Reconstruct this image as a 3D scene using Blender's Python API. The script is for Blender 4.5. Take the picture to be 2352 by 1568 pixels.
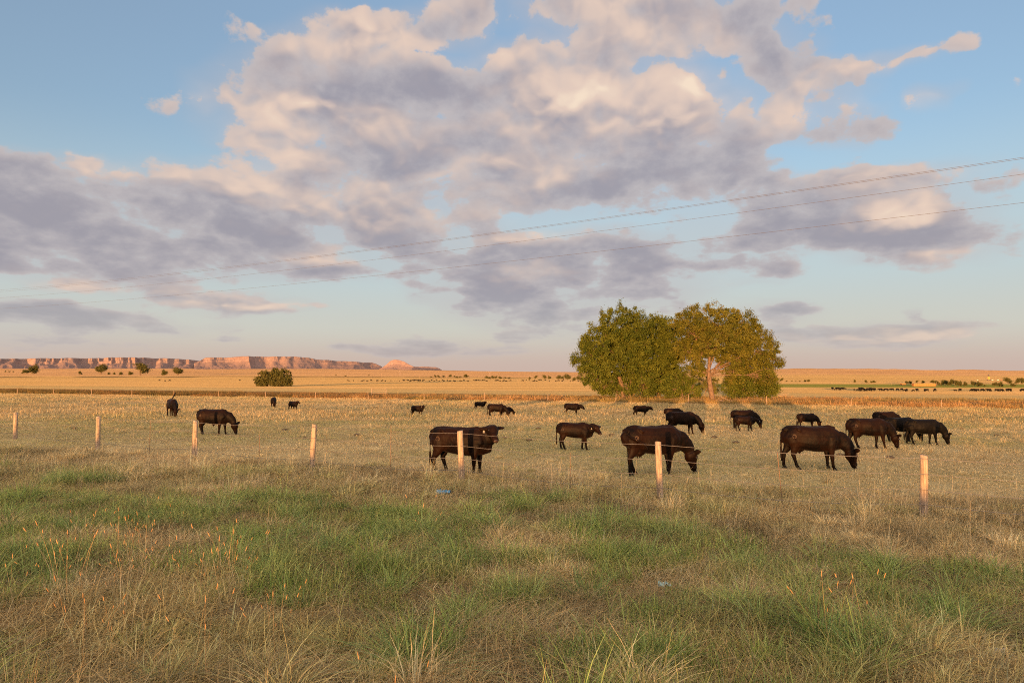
import bpy, bmesh, math, random
import numpy as np
from mathutils import Vector, Matrix, Euler
from mathutils.bvhtree import BVHTree

for o in list(bpy.data.objects):
    bpy.data.objects.remove(o)
SC = bpy.context.scene
COL = SC.collection
R = math.radians
random.seed(7)
RNG = np.random.default_rng(11)

# ------------------------------------------------------------------ camera
CAM_Z = 2.75
FPX = 1568.0                       # focal length in pixels of a 2352 x 1568 frame (24 mm on 36 mm)
PITCH = math.atan(69.0 / FPX)
cam = bpy.data.cameras.new('camera')
cam.lens = 24.0
cam.sensor_width = 36.0
cam.clip_start = 0.1
cam.clip_end = 90000.0
cam_ob = bpy.data.objects.new('camera', cam)
COL.objects.link(cam_ob)
cam_ob.location = (0, 0, CAM_Z)
cam_ob.rotation_euler = (math.pi / 2 + PITCH, 0, 0)
SC.camera = cam_ob

# ------------------------------------------------------------------ light
SUN_EL = R(1.75)
SUN_AZ = R(196)                    # clockwise from +Y: behind the camera, a little to the left
SUN_DIR = Vector((math.sin(SUN_AZ) * math.cos(SUN_EL), math.cos(SUN_AZ) * math.cos(SUN_EL), math.sin(SUN_EL)))
sun = bpy.data.lights.new('sun', 'SUN')
sun.energy = 5.0
sun.angle = R(0.5)
sun.color = (1.0, 0.46, 0.15)
sun_ob = bpy.data.objects.new('sun', sun)
COL.objects.link(sun_ob)
sun_ob.rotation_euler = (-SUN_DIR).to_track_quat('-Z', 'Y').to_euler()
sun_ob.location = (0, -60, 60)

vs = SC.view_settings
vs.view_transform = 'Standard'
vs.look = 'None'
vs.exposure = 1.4
vs.gamma = 1.0
vs.use_curve_mapping = False
SC.render.film_transparent = False
cy = SC.cycles
cy.max_bounces = 3
cy.diffuse_bounces = 2
cy.glossy_bounces = 2
cy.transmission_bounces = 3
cy.transparent_max_bounces = 6
cy.caustics_reflective = False
cy.caustics_refractive = False
cy.use_adaptive_sampling = True
cy.adaptive_threshold = 0.024
cy.adaptive_min_samples = 40
cy.use_denoising = False
cy.denoiser = 'OPENIMAGEDENOISE'
cy.denoising_input_passes = 'RGB_ALBEDO_NORMAL'
cy.denoising_prefilter = 'ACCURATE'
cy.sample_clamp_indirect = 4.0
SC.cycles.filter_width = 1.05
SC.render.threads_mode = 'AUTO'


# ------------------------------------------------------------------ node helper
class NG:
    def __init__(self, nt):
        self.nt = nt

    def n(self, typ, **kw):
        nd = self.nt.nodes.new(typ)
        for k, v in kw.items():
            setattr(nd, k, v)
        return nd

    def set(self, sock, v):
        if isinstance(v, bpy.types.NodeSocket):
            self.nt.links.new(v, sock)
        elif v is not None:
            sock.default_value = v

    def math(self, op, a, b=None, c=None, clamp=False):
        nd = self.n('ShaderNodeMath', operation=op, use_clamp=clamp)
        self.set(nd.inputs[0], a)
        if b is not None: self.set(nd.inputs[1], b)
        if c is not None: self.set(nd.inputs[2], c)
        return nd.outputs[0]

    def vmath(self, op, a, b=None, scale=None):
        nd = self.n('ShaderNodeVectorMath', operation=op)
        self.set(nd.inputs[0], a)
        if b is not None: self.set(nd.inputs[1], b)
        if scale is not None: self.set(nd.inputs['Scale'], scale)
        return nd.outputs['Value'] if op in ('DOT_PRODUCT', 'LENGTH') else nd.outputs[0]

    def noise(self, vec, scale, detail=3.0, rough=0.55, dist=0.0, color=False, dim='3D'):
        nd = self.n('ShaderNodeTexNoise', noise_dimensions=dim)
        self.set(nd.inputs['Vector'], vec)
        self.set(nd.inputs['Scale'], scale)
        nd.inputs['Detail'].default_value = detail
        nd.inputs['Roughness'].default_value = rough
        nd.inputs['Distortion'].default_value = dist
        return nd.outputs['Color'] if color else nd.outputs[0]

    def sstep(self, x, a, b, lo=0.0, hi=1.0):
        nd = self.n('ShaderNodeMapRange', interpolation_type='SMOOTHSTEP')
        self.set(nd.inputs[0], x)
        self.set(nd.inputs[1], a); self.set(nd.inputs[2], b)
        self.set(nd.inputs[3], lo); self.set(nd.inputs[4], hi)
        return nd.outputs[0]

    def mix(self, f, a, b, blend='MIX'):
        nd = self.n('ShaderNodeMix', data_type='RGBA', blend_type=blend)
        nd.clamp_factor = True
        self.set(nd.inputs[0], f)
        for s, v in ((nd.inputs[6], a), (nd.inputs[7], b)):
            if isinstance(v, tuple) and len(v) == 3: v = v + (1.0,)
            self.set(s, v)
        return nd.outputs[2]

    def comb(self, x, y, z):
        nd = self.n('ShaderNodeCombineXYZ')
        self.set(nd.inputs[0], x); self.set(nd.inputs[1], y); self.set(nd.inputs[2], z)
        return nd.outputs[0]

    def sep(self, v):
        nd = self.n('ShaderNodeSeparateXYZ')
        self.set(nd.inputs[0], v)
        return nd.outputs

    def link(self, a, b):
        self.nt.links.new(a, b)


def srgb(r, g, b):
    f = lambda c: (c / 255.0 / 12.92) if c <= 10.3 else ((c / 255.0 + 0.055) / 1.055) ** 2.4
    return (f(r), f(g), f(b))


# ------------------------------------------------------------------ sky with clouds
SKY_STRENGTH = 0.15
world = bpy.data.worlds.new('World')
SC.world = world
world.use_nodes = True
world.cycles.sampling_method = 'MANUAL'
world.cycles.sample_map_resolution = 256
wnt = world.node_tree
wnt.nodes.clear()
W = NG(wnt)
sky = W.n('ShaderNodeTexSky', sky_type='NISHITA')
sky.sun_disc = False
sky.sun_elevation = SUN_EL
sky.sun_rotation = SUN_AZ
sky.air_density = 1.0
sky.dust_density = 1.0
sky.ozone_density = 2.2
direction = W.n('ShaderNodeTexCoord').outputs['Generated']
dx, dy, dz = W.sep(direction)
hyp = W.math('SQRT', W.math('ADD', W.math('MULTIPLY', dx, dx), W.math('ADD', W.math('MULTIPLY', dy, dy), 1e-5)))
az = W.math('ARCTAN2', dx, dy)
el = W.math('DIVIDE', dz, hyp)                     # tangent of the elevation
elc = W.math('MAXIMUM', el, 0.0)
ring = W.vmath('NORMALIZE', W.comb(dx, dy, 0.0))
gel = W.math('MULTIPLY', W.math('LOGARITHM', W.math('ADD', elc, 0.13), math.e), 0.62)
rx, ry, _ = W.sep(ring)
q = W.comb(rx, ry, gel)                            # seamless cloud coordinate, finer towards the horizon
K = 1.0 / (SKY_STRENGTH * 2 ** vs.exposure)        # scene value of a cloud that shows as 1.0


def az_el(px, py):
    """direction of a point of the sky, given as it stands in a 2352 x 1568 view towards +Y"""
    x, z = px - 1176.0, 784.0 - py
    c, s = math.cos(PITCH), math.sin(PITCH)
    y = FPX * c - z * s
    zz = FPX * s + z * c
    return math.atan2(x, y), zz / math.hypot(x, y)


# cloud masses: centre, half width, half height (as seen), tilt, weight
CLOUDS = [
    # left bank
    (60, 440, 420, 105, 3, 1.0), (330, 470, 420, 95, 5, 1.0), (620, 490, 420, 90, 4, 1.0), (860, 500, 330, 80, 2, 1.0),
    (160, 540, 430, 85, 2, 1.0), (420, 575, 350, 60, 4, .95), (200, 590, 340, 60, 0, .95), (640, 560, 260, 40, 3, .75),
    (760, 615, 280, 45, -4, .68), (210, 380, 90, 45, 10, .8),
    (960, 470, 240, 60, 0, .95), (760, 440, 240, 70, 6, .9), (560, 520, 300, 60, 3, .95),
    # central tower
    (640, 235, 210, 70, 4, .95), (640, 330, 130, 90, -15, .8), (720, 390, 230, 90, -8, .95), (830, 250, 340, 130, -8, 1.0),
    (1000, 320, 330, 110, -4, 1.0), (1060, 225, 260, 90, 6, .9), (900, 400, 170, 60, 8, .8),
    (1340, 265, 320, 140, -2, 1.05), (1520, 280, 260, 140, 12, 1.05), (1240, 230, 220, 120, 0, 1.0), (1560, 220, 170, 80, 25, .9),
    (1300, 420, 330, 85, 2, 1.0), (1500, 410, 280, 85, 4, .95), (1150, 390, 170, 50, 8, .8), (1650, 452, 150, 36, 8, .65),
    # upper banks
    (860, 75, 260, 62, -10, 1.0), (990, 60, 130, 50, -5, .95), (700, 125, 200, 45, -12, .75), (860, 150, 300, 42, 4, .62), (1060, 160, 150, 40, 8, .6),
    (620, 150, 90, 30, 0, .6), (1200, 115, 200, 36, 4, .8), (1420, 90, 300, 75, -6, .95), (1560, 65, 300, 80, 4, .95),
    (1680, 60, 190, 48, 18, .8), (1330, 5, 260, 45, 4, .85), (1640, -5, 200, 28, 0, .7), (1080, 10, 90, 20, -12, .6),
    (1760, 125, 140, 32, 22, .7),
    # right of the tower
    (1850, 170, 190, 65, 12, .9), (1830, 230, 150, 55, -18, .85), (2020, 150, 230, 26, 2, .8), (1760, 265, 120, 40, -20, .7),
    (1930, 280, 150, 50, 5, .75), (1900, 310, 190, 35, 3, .6), (2145, 230, 85, 28, -4, .7), (2330, 160, 80, 20, -4, .6),
    (2060, 262, 120, 16, -8, .45), (2000, 190, 70, 22, -6, .5),
    # right bank
    (1960, 440, 340, 55, -2, .9), (2020, 500, 300, 70, 3, 1.0), (1880, 530, 240, 65, 4, .9), (2080, 560, 220, 55, 4, .85),
    (2180, 575, 90, 28, 0, .6), (1800, 430, 150, 30, 6, .65), (2000, 410, 240, 30, 0, .75),
    # lower middle
    (1150, 590, 330, 85, 4, .95), (1400, 580, 330, 62, -1, .95), (1250, 650, 300, 75, 0, .95), (1180, 690, 220, 65, 12, .9),
    (1400, 670, 260, 60, -6, .85), (1560, 600, 170, 30, 2, .55), (1300, 725, 240, 30, 0, .55), (1640, 610, 260, 36, -3, .62),
    (1120, 525, 150, 28, 5, .65), (1450, 500, 260, 26, -3, .5), (1700, 560, 150, 50, 8, .55), (1640, 520, 160, 30, 0, .5),
    # low streaks
    (190, 660, 130, 13, 0, .62), (510, 690, 230, 22, 2, .72), (90, 725, 330, 34, 0, .7), (320, 755, 170, 16, 3, .6),
    (70, 785, 320, 24, 1, .66), (520, 741, 100, 9, 0, .55), (528, 774, 50, 8, 0, .55), (960, 800, 170, 22, -2, .6),
    (1100, 806, 160, 16, 0, .5), (790, 799, 40, 11, 0, .5), (977, 686, 26, 7, 0, .62), (1770, 720, 140, 22, 2, .66),
    (1800, 742, 90, 12, 0, .5), (2082, 725, 36, 13, 0, .68), (2020, 768, 250, 26, -1, .74), (2130, 758, 170, 16, 0, .6),
    (1860, 770, 170, 24, 0, .55), (1960, 632, 120, 10, 1, .5), (1750, 645, 140, 12, -2, .5), (330, 745, 190, 12, 0, .45),
]
# where the low sun catches them: same columns
LIT = [
    (870, 75, 240, 62, -10, 1.0), (1000, 45, 110, 40, 0, .9), (620, 235, 170, 45, 4, .95), (760, 270, 190, 36, 2, .6),
    (640, 310, 95, 80, -10, 1.0), (640, 370, 170, 36, -20, .8), (1350, 215, 210, 62, -3, 1.0), (1580, 200, 130, 50, 24, 1.0),
    (1290, 290, 220, 62, 0, .72), (1480, 270, 220, 72, 6, .66), (1380, 95, 210, 50, -6, .85), (1150, 115, 110, 34, 0, .8),
    (1500, 110, 200, 50, 4, .7), (1400, 15, 180, 40, 0, .7), (2020, 150, 190, 20, 2, 1.0), (1900, 170, 130, 36, 6, .6),
    (1800, 250, 110, 34, -20, .9), (2150, 230, 70, 24, 0, 1.1), (2330, 158, 60, 16, 0, 1.0), (1980, 262, 100, 22, 0, .6),
    (2030, 415, 190, 26, 0, .95), (2100, 470, 130, 40, 2, .85), (2170, 578, 80, 22, 0, .85), (1250, 395, 120, 20, -4, .7),
    (220, 375, 80, 36, 6, .85), (380, 405, 190, 26, 5, .8), (620, 450, 300, 36, 5, .66), (820, 470, 260, 46, 2, .6),
    (900, 430, 240, 26, -2, .6), (1150, 400, 130, 26, 10, .6), (190, 655, 110, 10, 0, .9), (520, 688, 190, 17, 1, .95),
    (2060, 772, 240, 12, 0, .9), (1230, 550, 170, 20, 0, .6), (1230, 632, 120, 14, 3, .65), (760, 585, 90, 18, -4, .6),
    (900, 300, 260, 60, -6, .42), (1060, 470, 200, 40, 5, .45), (2330, 160, 70, 20, 0, .9),
]

warp = W.vmath('SUBTRACT', W.noise(q, 5.5, 3.0, 0.6, color=True), (0.5, 0.5, 0.5))
wx, wy, wz = W.sep(warp)
low = W.sstep(elc, 0.0, 0.32, 0.30, 1.0)           # warping shrinks towards the horizon
waz = W.math('MULTIPLY_ADD', wx, 0.15, az)
wel = W.math('MULTIPLY_ADD', W.math('MULTIPLY', wz, low), 0.10, el)
qw = W.vmath('MULTIPLY_ADD', warp, (0.10, 0.10, 0.10))
W.link(q, qw.node.inputs[2])


def puffs(vec, det):
    v = W.n('ShaderNodeTexVoronoi', feature='F1')
    W.link(vec, v.inputs['Vector'])
    v.inputs['Scale'].default_value = 10.0
    v.inputs['Detail'].default_value = det
    v.inputs['Roughness'].default_value = 0.45
    v.inputs['Lacunarity'].default_value = 2.3
    return W.math('SUBTRACT', 1.0, v.outputs['Distance'])


puff_a = puffs(qw, 2.0)
puff_b = puffs(W.vmath('ADD', qw, (0.006, 0.0, 0.022)), 2.0)
fine = W.noise(q, 12.0, 6.0, 0.62)

# the cloud masses are summed once into curves: one curve along the azimuth for each band of elevation
ROWS, AZ0, AZ1 = 36, -0.86, 0.86
G0, G1 = math.log(0.10), math.log(0.10 + 0.72)
row_el = np.exp(np.linspace(G0, G1, ROWS)) - 0.10
col_az = np.linspace(AZ0, AZ1, 110)


def band_table(items, grow):
    A, E = np.meshgrid(col_az, row_el)
    acc = np.zeros_like(A)
    for (px, py, hw, hh, tilt, wgt) in items:
        a0, e0 = az_el(px, py)
        rr = math.hypot(px - 1176, FPX)
        sx, sy = hw / rr * math.cos(a0) * grow, hh / rr * grow
        ca, sa = math.cos(R(tilt)), math.sin(R(tilt))
        u, v = A - a0, E - e0
        uu, vv = (u * ca - v * sa) / sx, (u * sa + v * ca) / sy
        val = wgt * np.clip(1 - np.hypot(uu, vv), 0, None)
        d = np.clip(0.12 - np.abs(acc - val), 0, None) / 0.12
        acc = np.maximum(acc, val) + d ** 3 * 0.12 / 6 * (val > 0) * (acc > 0)
    return acc


row_f = W.math('DIVIDE', W.math('SUBTRACT', W.math('LOGARITHM', W.math('MAXIMUM', W.math('ADD', wel, 0.10), 0.1), math.e), G0), (G1 - G0) / (ROWS - 1))
u01 = W.math('DIVIDE', W.math('SUBTRACT', waz, AZ0), AZ1 - AZ0, clamp=True)
u_vec = W.comb(u01, u01, u01)
row_v = W.comb(row_f, row_f, row_f)


def curve_field(tables):
    accs = [None] * len(tables)
    for r in range(0, ROWS, 3):
        d = W.vmath('ABSOLUTE', W.vmath('SUBTRACT', row_v, (r, r + 1, r + 2)))
        w = W.vmath('MAXIMUM', W.vmath('SUBTRACT', (1.0, 1.0, 1.0), d), (0.0, 0.0, 0.0))
        for k, tab in enumerate(tables):
            c = W.n('ShaderNodeRGBCurve')
            W.link(u_vec, c.inputs['Color'])
            for j in range(3):
                cv = c.mapping.curves[j]
                row = np.clip(tab[r + j], 0, 1)
                row[0] = row[-1] = 0.0
                cv.points[0].location = (0, 0)
                cv.points[1].location = (1, 0)
                for i in range(1, len(row) - 1):
                    if row[i - 1] or row[i] or row[i + 1]:
                        cv.points.new(i / (len(row) - 1), float(row[i]))
            c.mapping.update()
            v = W.vmath('DOT_PRODUCT', c.outputs[0], w)
            accs[k] = v if accs[k] is None else W.math('ADD', accs[k], v)
    return accs


cov, lit_map = curve_field([band_table([(a, b, c, d * (1.25 if b > 640 else 1.0), e, f * (1.35 if b > 640 else (1.25 if a > 1600 and b > 480 else 1.0))) for (a, b, c, d, e, f) in CLOUDS], 1.36), band_table(LIT, 1.5)])
cov = W.math('MULTIPLY', cov, W.math('SUBTRACT', 1.9, cov))
# beyond the view the same broken cloud goes on
away = W.math('MAXIMUM', W.sstep(W.math('ABSOLUTE', az), 0.72, 1.0), W.sstep(elc, 0.68, 0.95))
gen = W.sstep(W.noise(q, 2.2, 3.0, 0.5), 0.36, 0.56, 0.0, 1.0)
cov = W.math('MULTIPLY_ADD', away, gen, cov)
detail = W.math('ADD', W.math('MULTIPLY_ADD', fine, 1.3, -0.65), W.math('MULTIPLY_ADD', puff_a, 0.55, -0.33))
dens = W.math('ADD', detail, cov)
veil = W.sstep(cov, 0.2, 0.9, 0.0, 0.55)
alpha = W.math('MAXIMUM', W.sstep(dens, 0.17, W.sstep(elc, 0.12, 0.4, 0.48, 0.34)), veil)
thick = W.sstep(dens, 0.25, 0.85)
relief = W.math('ADD', W.math('MULTIPLY', W.math('SUBTRACT', puff_a, puff_b), 1.25), W.math('MULTIPLY_ADD', puff_a, 0.4, -0.25))
lit = lit_map
lit = W.math('MULTIPLY_ADD', away, 0.5, lit)
lit = W.math('ADD', lit, W.math('MULTIPLY', relief, W.math('MULTIPLY_ADD', lit, 0.9, 0.25)))
edge = W.math('MULTIPLY', W.math('SUBTRACT', 1.0, thick), 0.16)
lit = W.math('ADD', lit, edge)
lit = W.math('ADD', lit, W.math('MULTIPLY_ADD', fine, 0.7, -0.35))
litf = W.sstep(lit, 0.0, 0.85)
c_shade = tuple(K * c for c in srgb(193, 185, 186))
c_dark = tuple(K * c for c in srgb(158, 153, 163))
c_warm = tuple(K * c for c in srgb(232, 205, 187))
c_cream = tuple(K * c for c in srgb(250, 226, 200))
cl = W.mix(thick, c_shade, c_dark)
cl = W.mix(litf, cl, c_warm)
cl = W.mix(W.sstep(lit, 0.75, 1.35), cl, c_cream)
# unseen clouds on the sun's side are brightened to light the shaded ground
sunward = W.sstep(dy, 0.30, -0.9)
cl = W.mix(1.0, cl, W.mix(sunward, (1.0, 1.0, 1.0), (5.0, 4.4, 3.5)), 'MULTIPLY')
# air near the horizon: the pink band opposite the low sun
opp = W.sstep(dy, -0.2, 0.7)
pink = tuple(K * c for c in srgb(203, 176, 164))
pale = tuple(K * c for c in srgb(192, 205, 211))
sand = tuple(K * c for c in srgb(212, 205, 188))
clear = W.mix(0.20, W.vmath('SCALE', sky.outputs[0], scale=W.sstep(elc, 0.45, 1.4, 1.42, 2.8)), tuple(K * c for c in srgb(198, 201, 206)))
clear = W.mix(W.math('MULTIPLY', W.sstep(elc, 0.36, 0.10), W.math('MULTIPLY', opp, 0.80)), clear, pale)
clear = W.mix(W.math('MULTIPLY', W.sstep(elc, 0.15, 0.02), W.math('MULTIPLY', opp, 0.75)), clear, sand)
clear = W.mix(W.math('MULTIPLY', W.sstep(elc, 0.065, 0.0), W.math('MULTIPLY', opp, 0.85)), clear, pink)
cl = W.mix(W.sstep(elc, 0.14, 0.0, 0.0, 0.45), cl, clear)
col = W.mix(W.math('MULTIPLY', alpha, 0.93), clear, cl)
col = W.mix(W.sstep(dz, -0.02, -0.08), col, (0.25, 0.19, 0.12))
bg = W.n('ShaderNodeBackground')
W.link(col, bg.inputs[0])
bg.inputs[1].default_value = SKY_STRENGTH
wo = W.n('ShaderNodeOutputWorld')
W.link(bg.outputs[0], wo.inputs[0])


# ------------------------------------------------------------------ numeric noise
def _hash(ix, iy, seed):
    h = (ix.astype(np.int64) * 374761393 + iy.astype(np.int64) * 668265263 + seed * 1442695041) & 0xffffffff
    h = ((h ^ (h >> 13)) * 1274126177) & 0xffffffff
    return ((h ^ (h >> 16)) & 0xffffff) / float(0xffffff)


def vnoise(x, y, seed=0):
    x = np.asarray(x, float); y = np.asarray(y, float)
    ix = np.floor(x); iy = np.floor(y)
    fx = x - ix; fy = y - iy
    fx = fx * fx * (3 - 2 * fx); fy = fy * fy * (3 - 2 * fy)
    a = _hash(ix, iy, seed); b = _hash(ix + 1, iy, seed)
    c = _hash(ix, iy + 1, seed); d = _hash(ix + 1, iy + 1, seed)
    return (a + (b - a) * fx) * (1 - fy) + (c + (d - c) * fx) * fy - 0.5


def fbm2(x, y, oct=4, seed=0, gain=0.5):
    s = 0.0; a = 1.0
    for k in range(oct):
        s = s + a * vnoise(x * 2 ** k + 17.3 * k, y * 2 ** k - 9.1 * k, seed + k)
        a *= gain
    return s


def sm(x, a, b):
    t = np.clip((np.asarray(x, float) - a) / (b - a), 0, 1)
    return t * t * (3 - 2 * t)


# ------------------------------------------------------------------ terrain
TX, TY = 0.33, 0.944                    # direction across road, fence and ditch


def height(x, y):
    x = np.asarray(x, float); y = np.asarray(y, float)
    t = TX * x + TY * y
    d = np.hypot(x, y)
    # road bank behind the photographer, verge falling to the fence
    z = 0.66 * (1 - sm(t, -1.0, 12.0))
    z = z + (CREST - 0.66) * (1 - sm(t, -33.0, -21.0)) - 1.2 * (1 - sm(t, -70.0, -45.0))
    z = z + 0.10 * fbm2(x / 14.0 + 3, t * 0 + y / 14.0, 2, 5) * (1 - sm(t, -28, -20)) * sm(t, -46, -40)
    z = z + 0.09 * fbm2(x / 1.1, y / 1.1, 3, 31) * sm(t, -18, 0) * (1 - sm(t, 12, 16))
    # pasture
    z = z - 1.2 * sm(t, 18.0, 82.0)
    z = z + 0.10 * fbm2(x / 21.0, y / 21.0, 3, 3) * sm(t, 18, 40) * (1 - sm(d, 150, 300))
    # valley and the long rise behind it
    z = z - 4.9 * sm(t, 112.0, 300.0) - 1.2 * sm(t, 300, 650)
    u = x / np.maximum(y, 1.0)
    z = z + np.clip(y - 700.0, 0, 5300) * (0.0068 - 0.0056 * sm(u, -0.30, 0.08)) * sm(y, 700, 1500)
    z = z + 1.1 * fbm2(x / 260.0, y / 200.0, 3, 9) * sm(y, 250, 900)
    z = z + 5.0 * fbm2(x / 900.0, y / 700.0, 4, 13) * sm(y, 1200, 3000)
    # rolling hills on the right
    crest = 8.0 + 7.0 * np.exp(-((u - 0.42) / 0.20) ** 2) + 1.5 * sm(u, 0.55, 0.75)
    fold = fbm2(x / 170.0 + 8, y / 260.0, 5, 21, 0.55)
    r = sm(u, 0.02, 0.30) * sm(y, 640, 2000) ** 1.3
    z = z + r * (crest + 7.0 * fold * sm(y, 800, 1700))
    z = z - np.clip(y - 2150.0, 0, 2500) * 0.011 * sm(u, 0.05, 0.3)
    z = np.where(y > 6000, z - np.clip(y - 6000, 0, 9000) * 0.0075, z)
    return z


SHADE_AT_FENCE = 0.48
CREST = SHADE_AT_FENCE + math.tan(SUN_EL) * (17 + 31) * 1.0
# ground height at one point
def hz(x, y):
    return float(height(np.array([x]), np.array([y]))[0])


CP, SP = math.cos(PITCH), math.sin(PITCH)


def ray(px, py):
    x, z = px - 1176.0, 784.0 - py
    return Vector((x, FPX * CP - z * SP, FPX * SP + z * CP)) / FPX


def at_depth(px, py, depth):
    r = ray(px, py)
    return Vector((0, 0, CAM_Z)) + r * (depth / r.y)


def on_ground(px, py, lo=4.0, hi=6000.0):
    """where the line of sight meets the terrain"""
    r = ray(px, py)
    ds = np.geomspace(lo, hi, 6000)
    k = ds / r.y
    gap = CAM_Z + r.z * k - height(r.x * k, ds)
    i = np.argmax(gap < 0)
    if gap[i] >= 0:
        i = len(ds) - 1
    y = ds[i]
    x = r.x * y / r.y
    return Vector((x, y, hz(x, y)))


# ------------------------------------------------------------------ materials
def mat(name):
    m = bpy.data.materials.new(name)
    m.use_nodes = True
    m.cycles.use_bump_map_correction = False
    m.node_tree.nodes.clear()
    g = NG(m.node_tree)
    out = g.n('ShaderNodeOutputMaterial')
    return m, g, out


def principled(g, color, rough=0.8, normal=None, spec=0.2, metal=0.0):
    b = g.n('ShaderNodeBsdfPrincipled')
    g.set(b.inputs['Base Color'], color if not isinstance(color, tuple) else color + (1.0,) * (4 - len(color)))
    g.set(b.inputs['Roughness'], rough)
    g.set(b.inputs['Specular IOR Level'], spec)
    g.set(b.inputs['Metallic'], metal)
    if normal is not None:
        g.set(b.inputs['Normal'], normal)
    return b


def ground_material():
    m, g, out = mat('ground')
    geo = g.n('ShaderNodeNewGeometry')
    pos = geo.outputs['Position']
    x, y, z = g.sep(pos)
    t = g.math('ADD', g.math('MULTIPLY', x, TX), g.math('MULTIPLY', y, TY))
    flat = g.comb(x, y, 0.0)
    dist = g.vmath('LENGTH', flat)
    n_fine = g.noise(flat, 7.0, 4, 0.6)
    n_mid = g.noise(flat, 0.55, 4, 0.6)
    n_big = g.noise(flat, 0.06, 4, 0.55)
    streak = g.noise(g.comb(g.math('MULTIPLY', x, 0.12), y, 0.0), 0.05, 4, 0.6)
    streak2 = g.noise(g.comb(g.math('MULTIPLY', x, 0.06), y, 0.0), 0.018, 4, 0.6)
    # verge: dead thatch and soil
    verge = g.mix(n_fine, (0.075, 0.052, 0.032), (0.26, 0.195, 0.11))
    verge = g.mix(g.sstep(n_mid, 0.4, 0.65, 0, 0.6), verge, (0.20, 0.155, 0.085))
    # pasture: grazed straw and thin green
    past = g.mix(g.sstep(n_mid, 0.3, 0.7), (0.42, 0.335, 0.175), (0.53, 0.42, 0.215))
    past = g.mix(g.sstep(n_fine, 0.5, 0.75, 0, 0.5), past, (0.24, 0.18, 0.10))
    past = g.mix(g.sstep(n_big, 0.45, 0.65, 0, 0.55), past, (0.33, 0.31, 0.14))
    c = g.mix(g.sstep(t, 15.0, 19.0), verge, past)
    # rank strip along the ditch
    strip = g.mix(n_mid, (0.13, 0.085, 0.035), (0.28, 0.18, 0.07))
    c = g.mix(g.sstep(t, 83.0, 87.0), c, strip)
    # hay fields of the valley floor
    hay = g.mix(g.sstep(streak, 0.35, 0.62), (0.50, 0.36, 0.165), (0.40, 0.29, 0.12))
    hay = g.mix(g.sstep(streak2, 0.52, 0.68, 0, 0.7), hay, (0.25, 0.215, 0.085))
    stub = g.mix(streak, (0.36, 0.30, 0.15), (0.30, 0.27, 0.14))
    hay = g.mix(g.sstep(t, 215.0, 190.0, 0.0, 0.75), hay, stub)
    c = g.mix(g.sstep(t, 109.0, 113.0), c, hay)
    # irrigated green field on the right
    gx = g.sstep(x, 70.0, 130.0)
    gy = g.math('MULTIPLY', g.sstep(y, 395.0, 410.0), g.sstep(y, 560.0, 520.0))
    c = g.mix(g.math('MULTIPLY', gx, gy), c, g.mix(streak, (0.13, 0.17, 0.04), (0.20, 0.21, 0.06)))
    # a dry bank of brush in front of the open range
    br = g.math('MULTIPLY', g.sstep(y, 1020.0, 1060.0), g.sstep(y, 1180.0, 1110.0))
    br = g.math('MULTIPLY', br, g.sstep(g.noise(flat, 0.01, 4, 0.6), 0.42, 0.55))
    c = g.mix(g.math('MULTIPLY', br, g.sstep(x, 250.0, -100.0)), c, (0.13, 0.105, 0.055))
    rng_n = g.noise(g.comb(g.math('MULTIPLY', x, 0.25), y, 0.0), 0.006, 6, 0.62)
    rang = g.mix(g.sstep(rng_n, 0.36, 0.64), (0.46, 0.315, 0.165), (0.36, 0.24, 0.125))
    rang = g.mix(g.sstep(g.noise(flat, 0.02, 5, 0.65), 0.56, 0.74, 0, 0.65), rang, (0.21, 0.15, 0.085))
    c = g.mix(g.sstep(y, 1060.0, 1300.0), c, rang)
    # standing stems: the ground answers the light like faces leaning to four sides, not like a flat sheet
    mix_f = g.sstep(t, 10.0, 25.0, 0.0, 1.0)
    prev = None
    for k in range(4):
        an = math.radians(20 + 90 * k)
        tilt = R(50)
        d = (math.sin(tilt) * math.sin(an), math.sin(tilt) * math.cos(an), math.cos(tilt))
        nmix = g.n('ShaderNodeMix', data_type='VECTOR')
        g.set(nmix.inputs[0], mix_f)
        g.link(geo.outputs['Normal'], nmix.inputs[4])
        nmix.inputs[5].default_value = d
        b = g.n('ShaderNodeBsdfDiffuse')
        g.link(c, b.inputs[0])
        g.link(g.vmath('NORMALIZE', nmix.outputs[1]), b.inputs['Normal'])
        if prev is None:
            prev = b.outputs[0]
        else:
            ms = g.n('ShaderNodeMixShader')
            ms.inputs[0].default_value = 1.0 / (k + 1)
            g.link(prev, ms.inputs[1]); g.link(b.outputs[0], ms.inputs[2])
            prev = ms.outputs[0]
    g.link(prev, out.inputs[0])
    return m


def mesh_ob(name, verts, faces, material=None, parent=None, smooth=False, link=True):
    me = bpy.data.meshes.new(name)
    if isinstance(verts, np.ndarray) and isinstance(faces, np.ndarray):
        nv, nf, k = len(verts), len(faces), faces.shape[1]
        me.vertices.add(nv)
        me.vertices.foreach_set('co', np.ascontiguousarray(verts, np.float32).ravel())
        me.loops.add(nf * k)
        me.loops.foreach_set('vertex_index', np.ascontiguousarray(faces, np.int32).ravel())
        me.polygons.add(nf)
        me.polygons.foreach_set('loop_start', np.arange(0, nf * k, k, dtype=np.int32))
        me.update(calc_edges=True)
    else:
        me.from_pydata([tuple(v) for v in verts], [], [tuple(f) for f in faces])
    if smooth:
        me.polygons.foreach_set('use_smooth', np.ones(len(me.polygons), bool))
    if material is not None:
        me.materials.append(material)
    me.validate()
    o = bpy.data.objects.new(name, me)
    if link:
        COL.objects.link(o)
    if parent is not None:
        o.parent = parent
    return o


def structure(o):
    o['kind'] = 'structure'
    return o


def stuff(o, label, cat):
    o['kind'] = 'stuff'
    o['label'] = label
    o['category'] = cat
    return o


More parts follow.
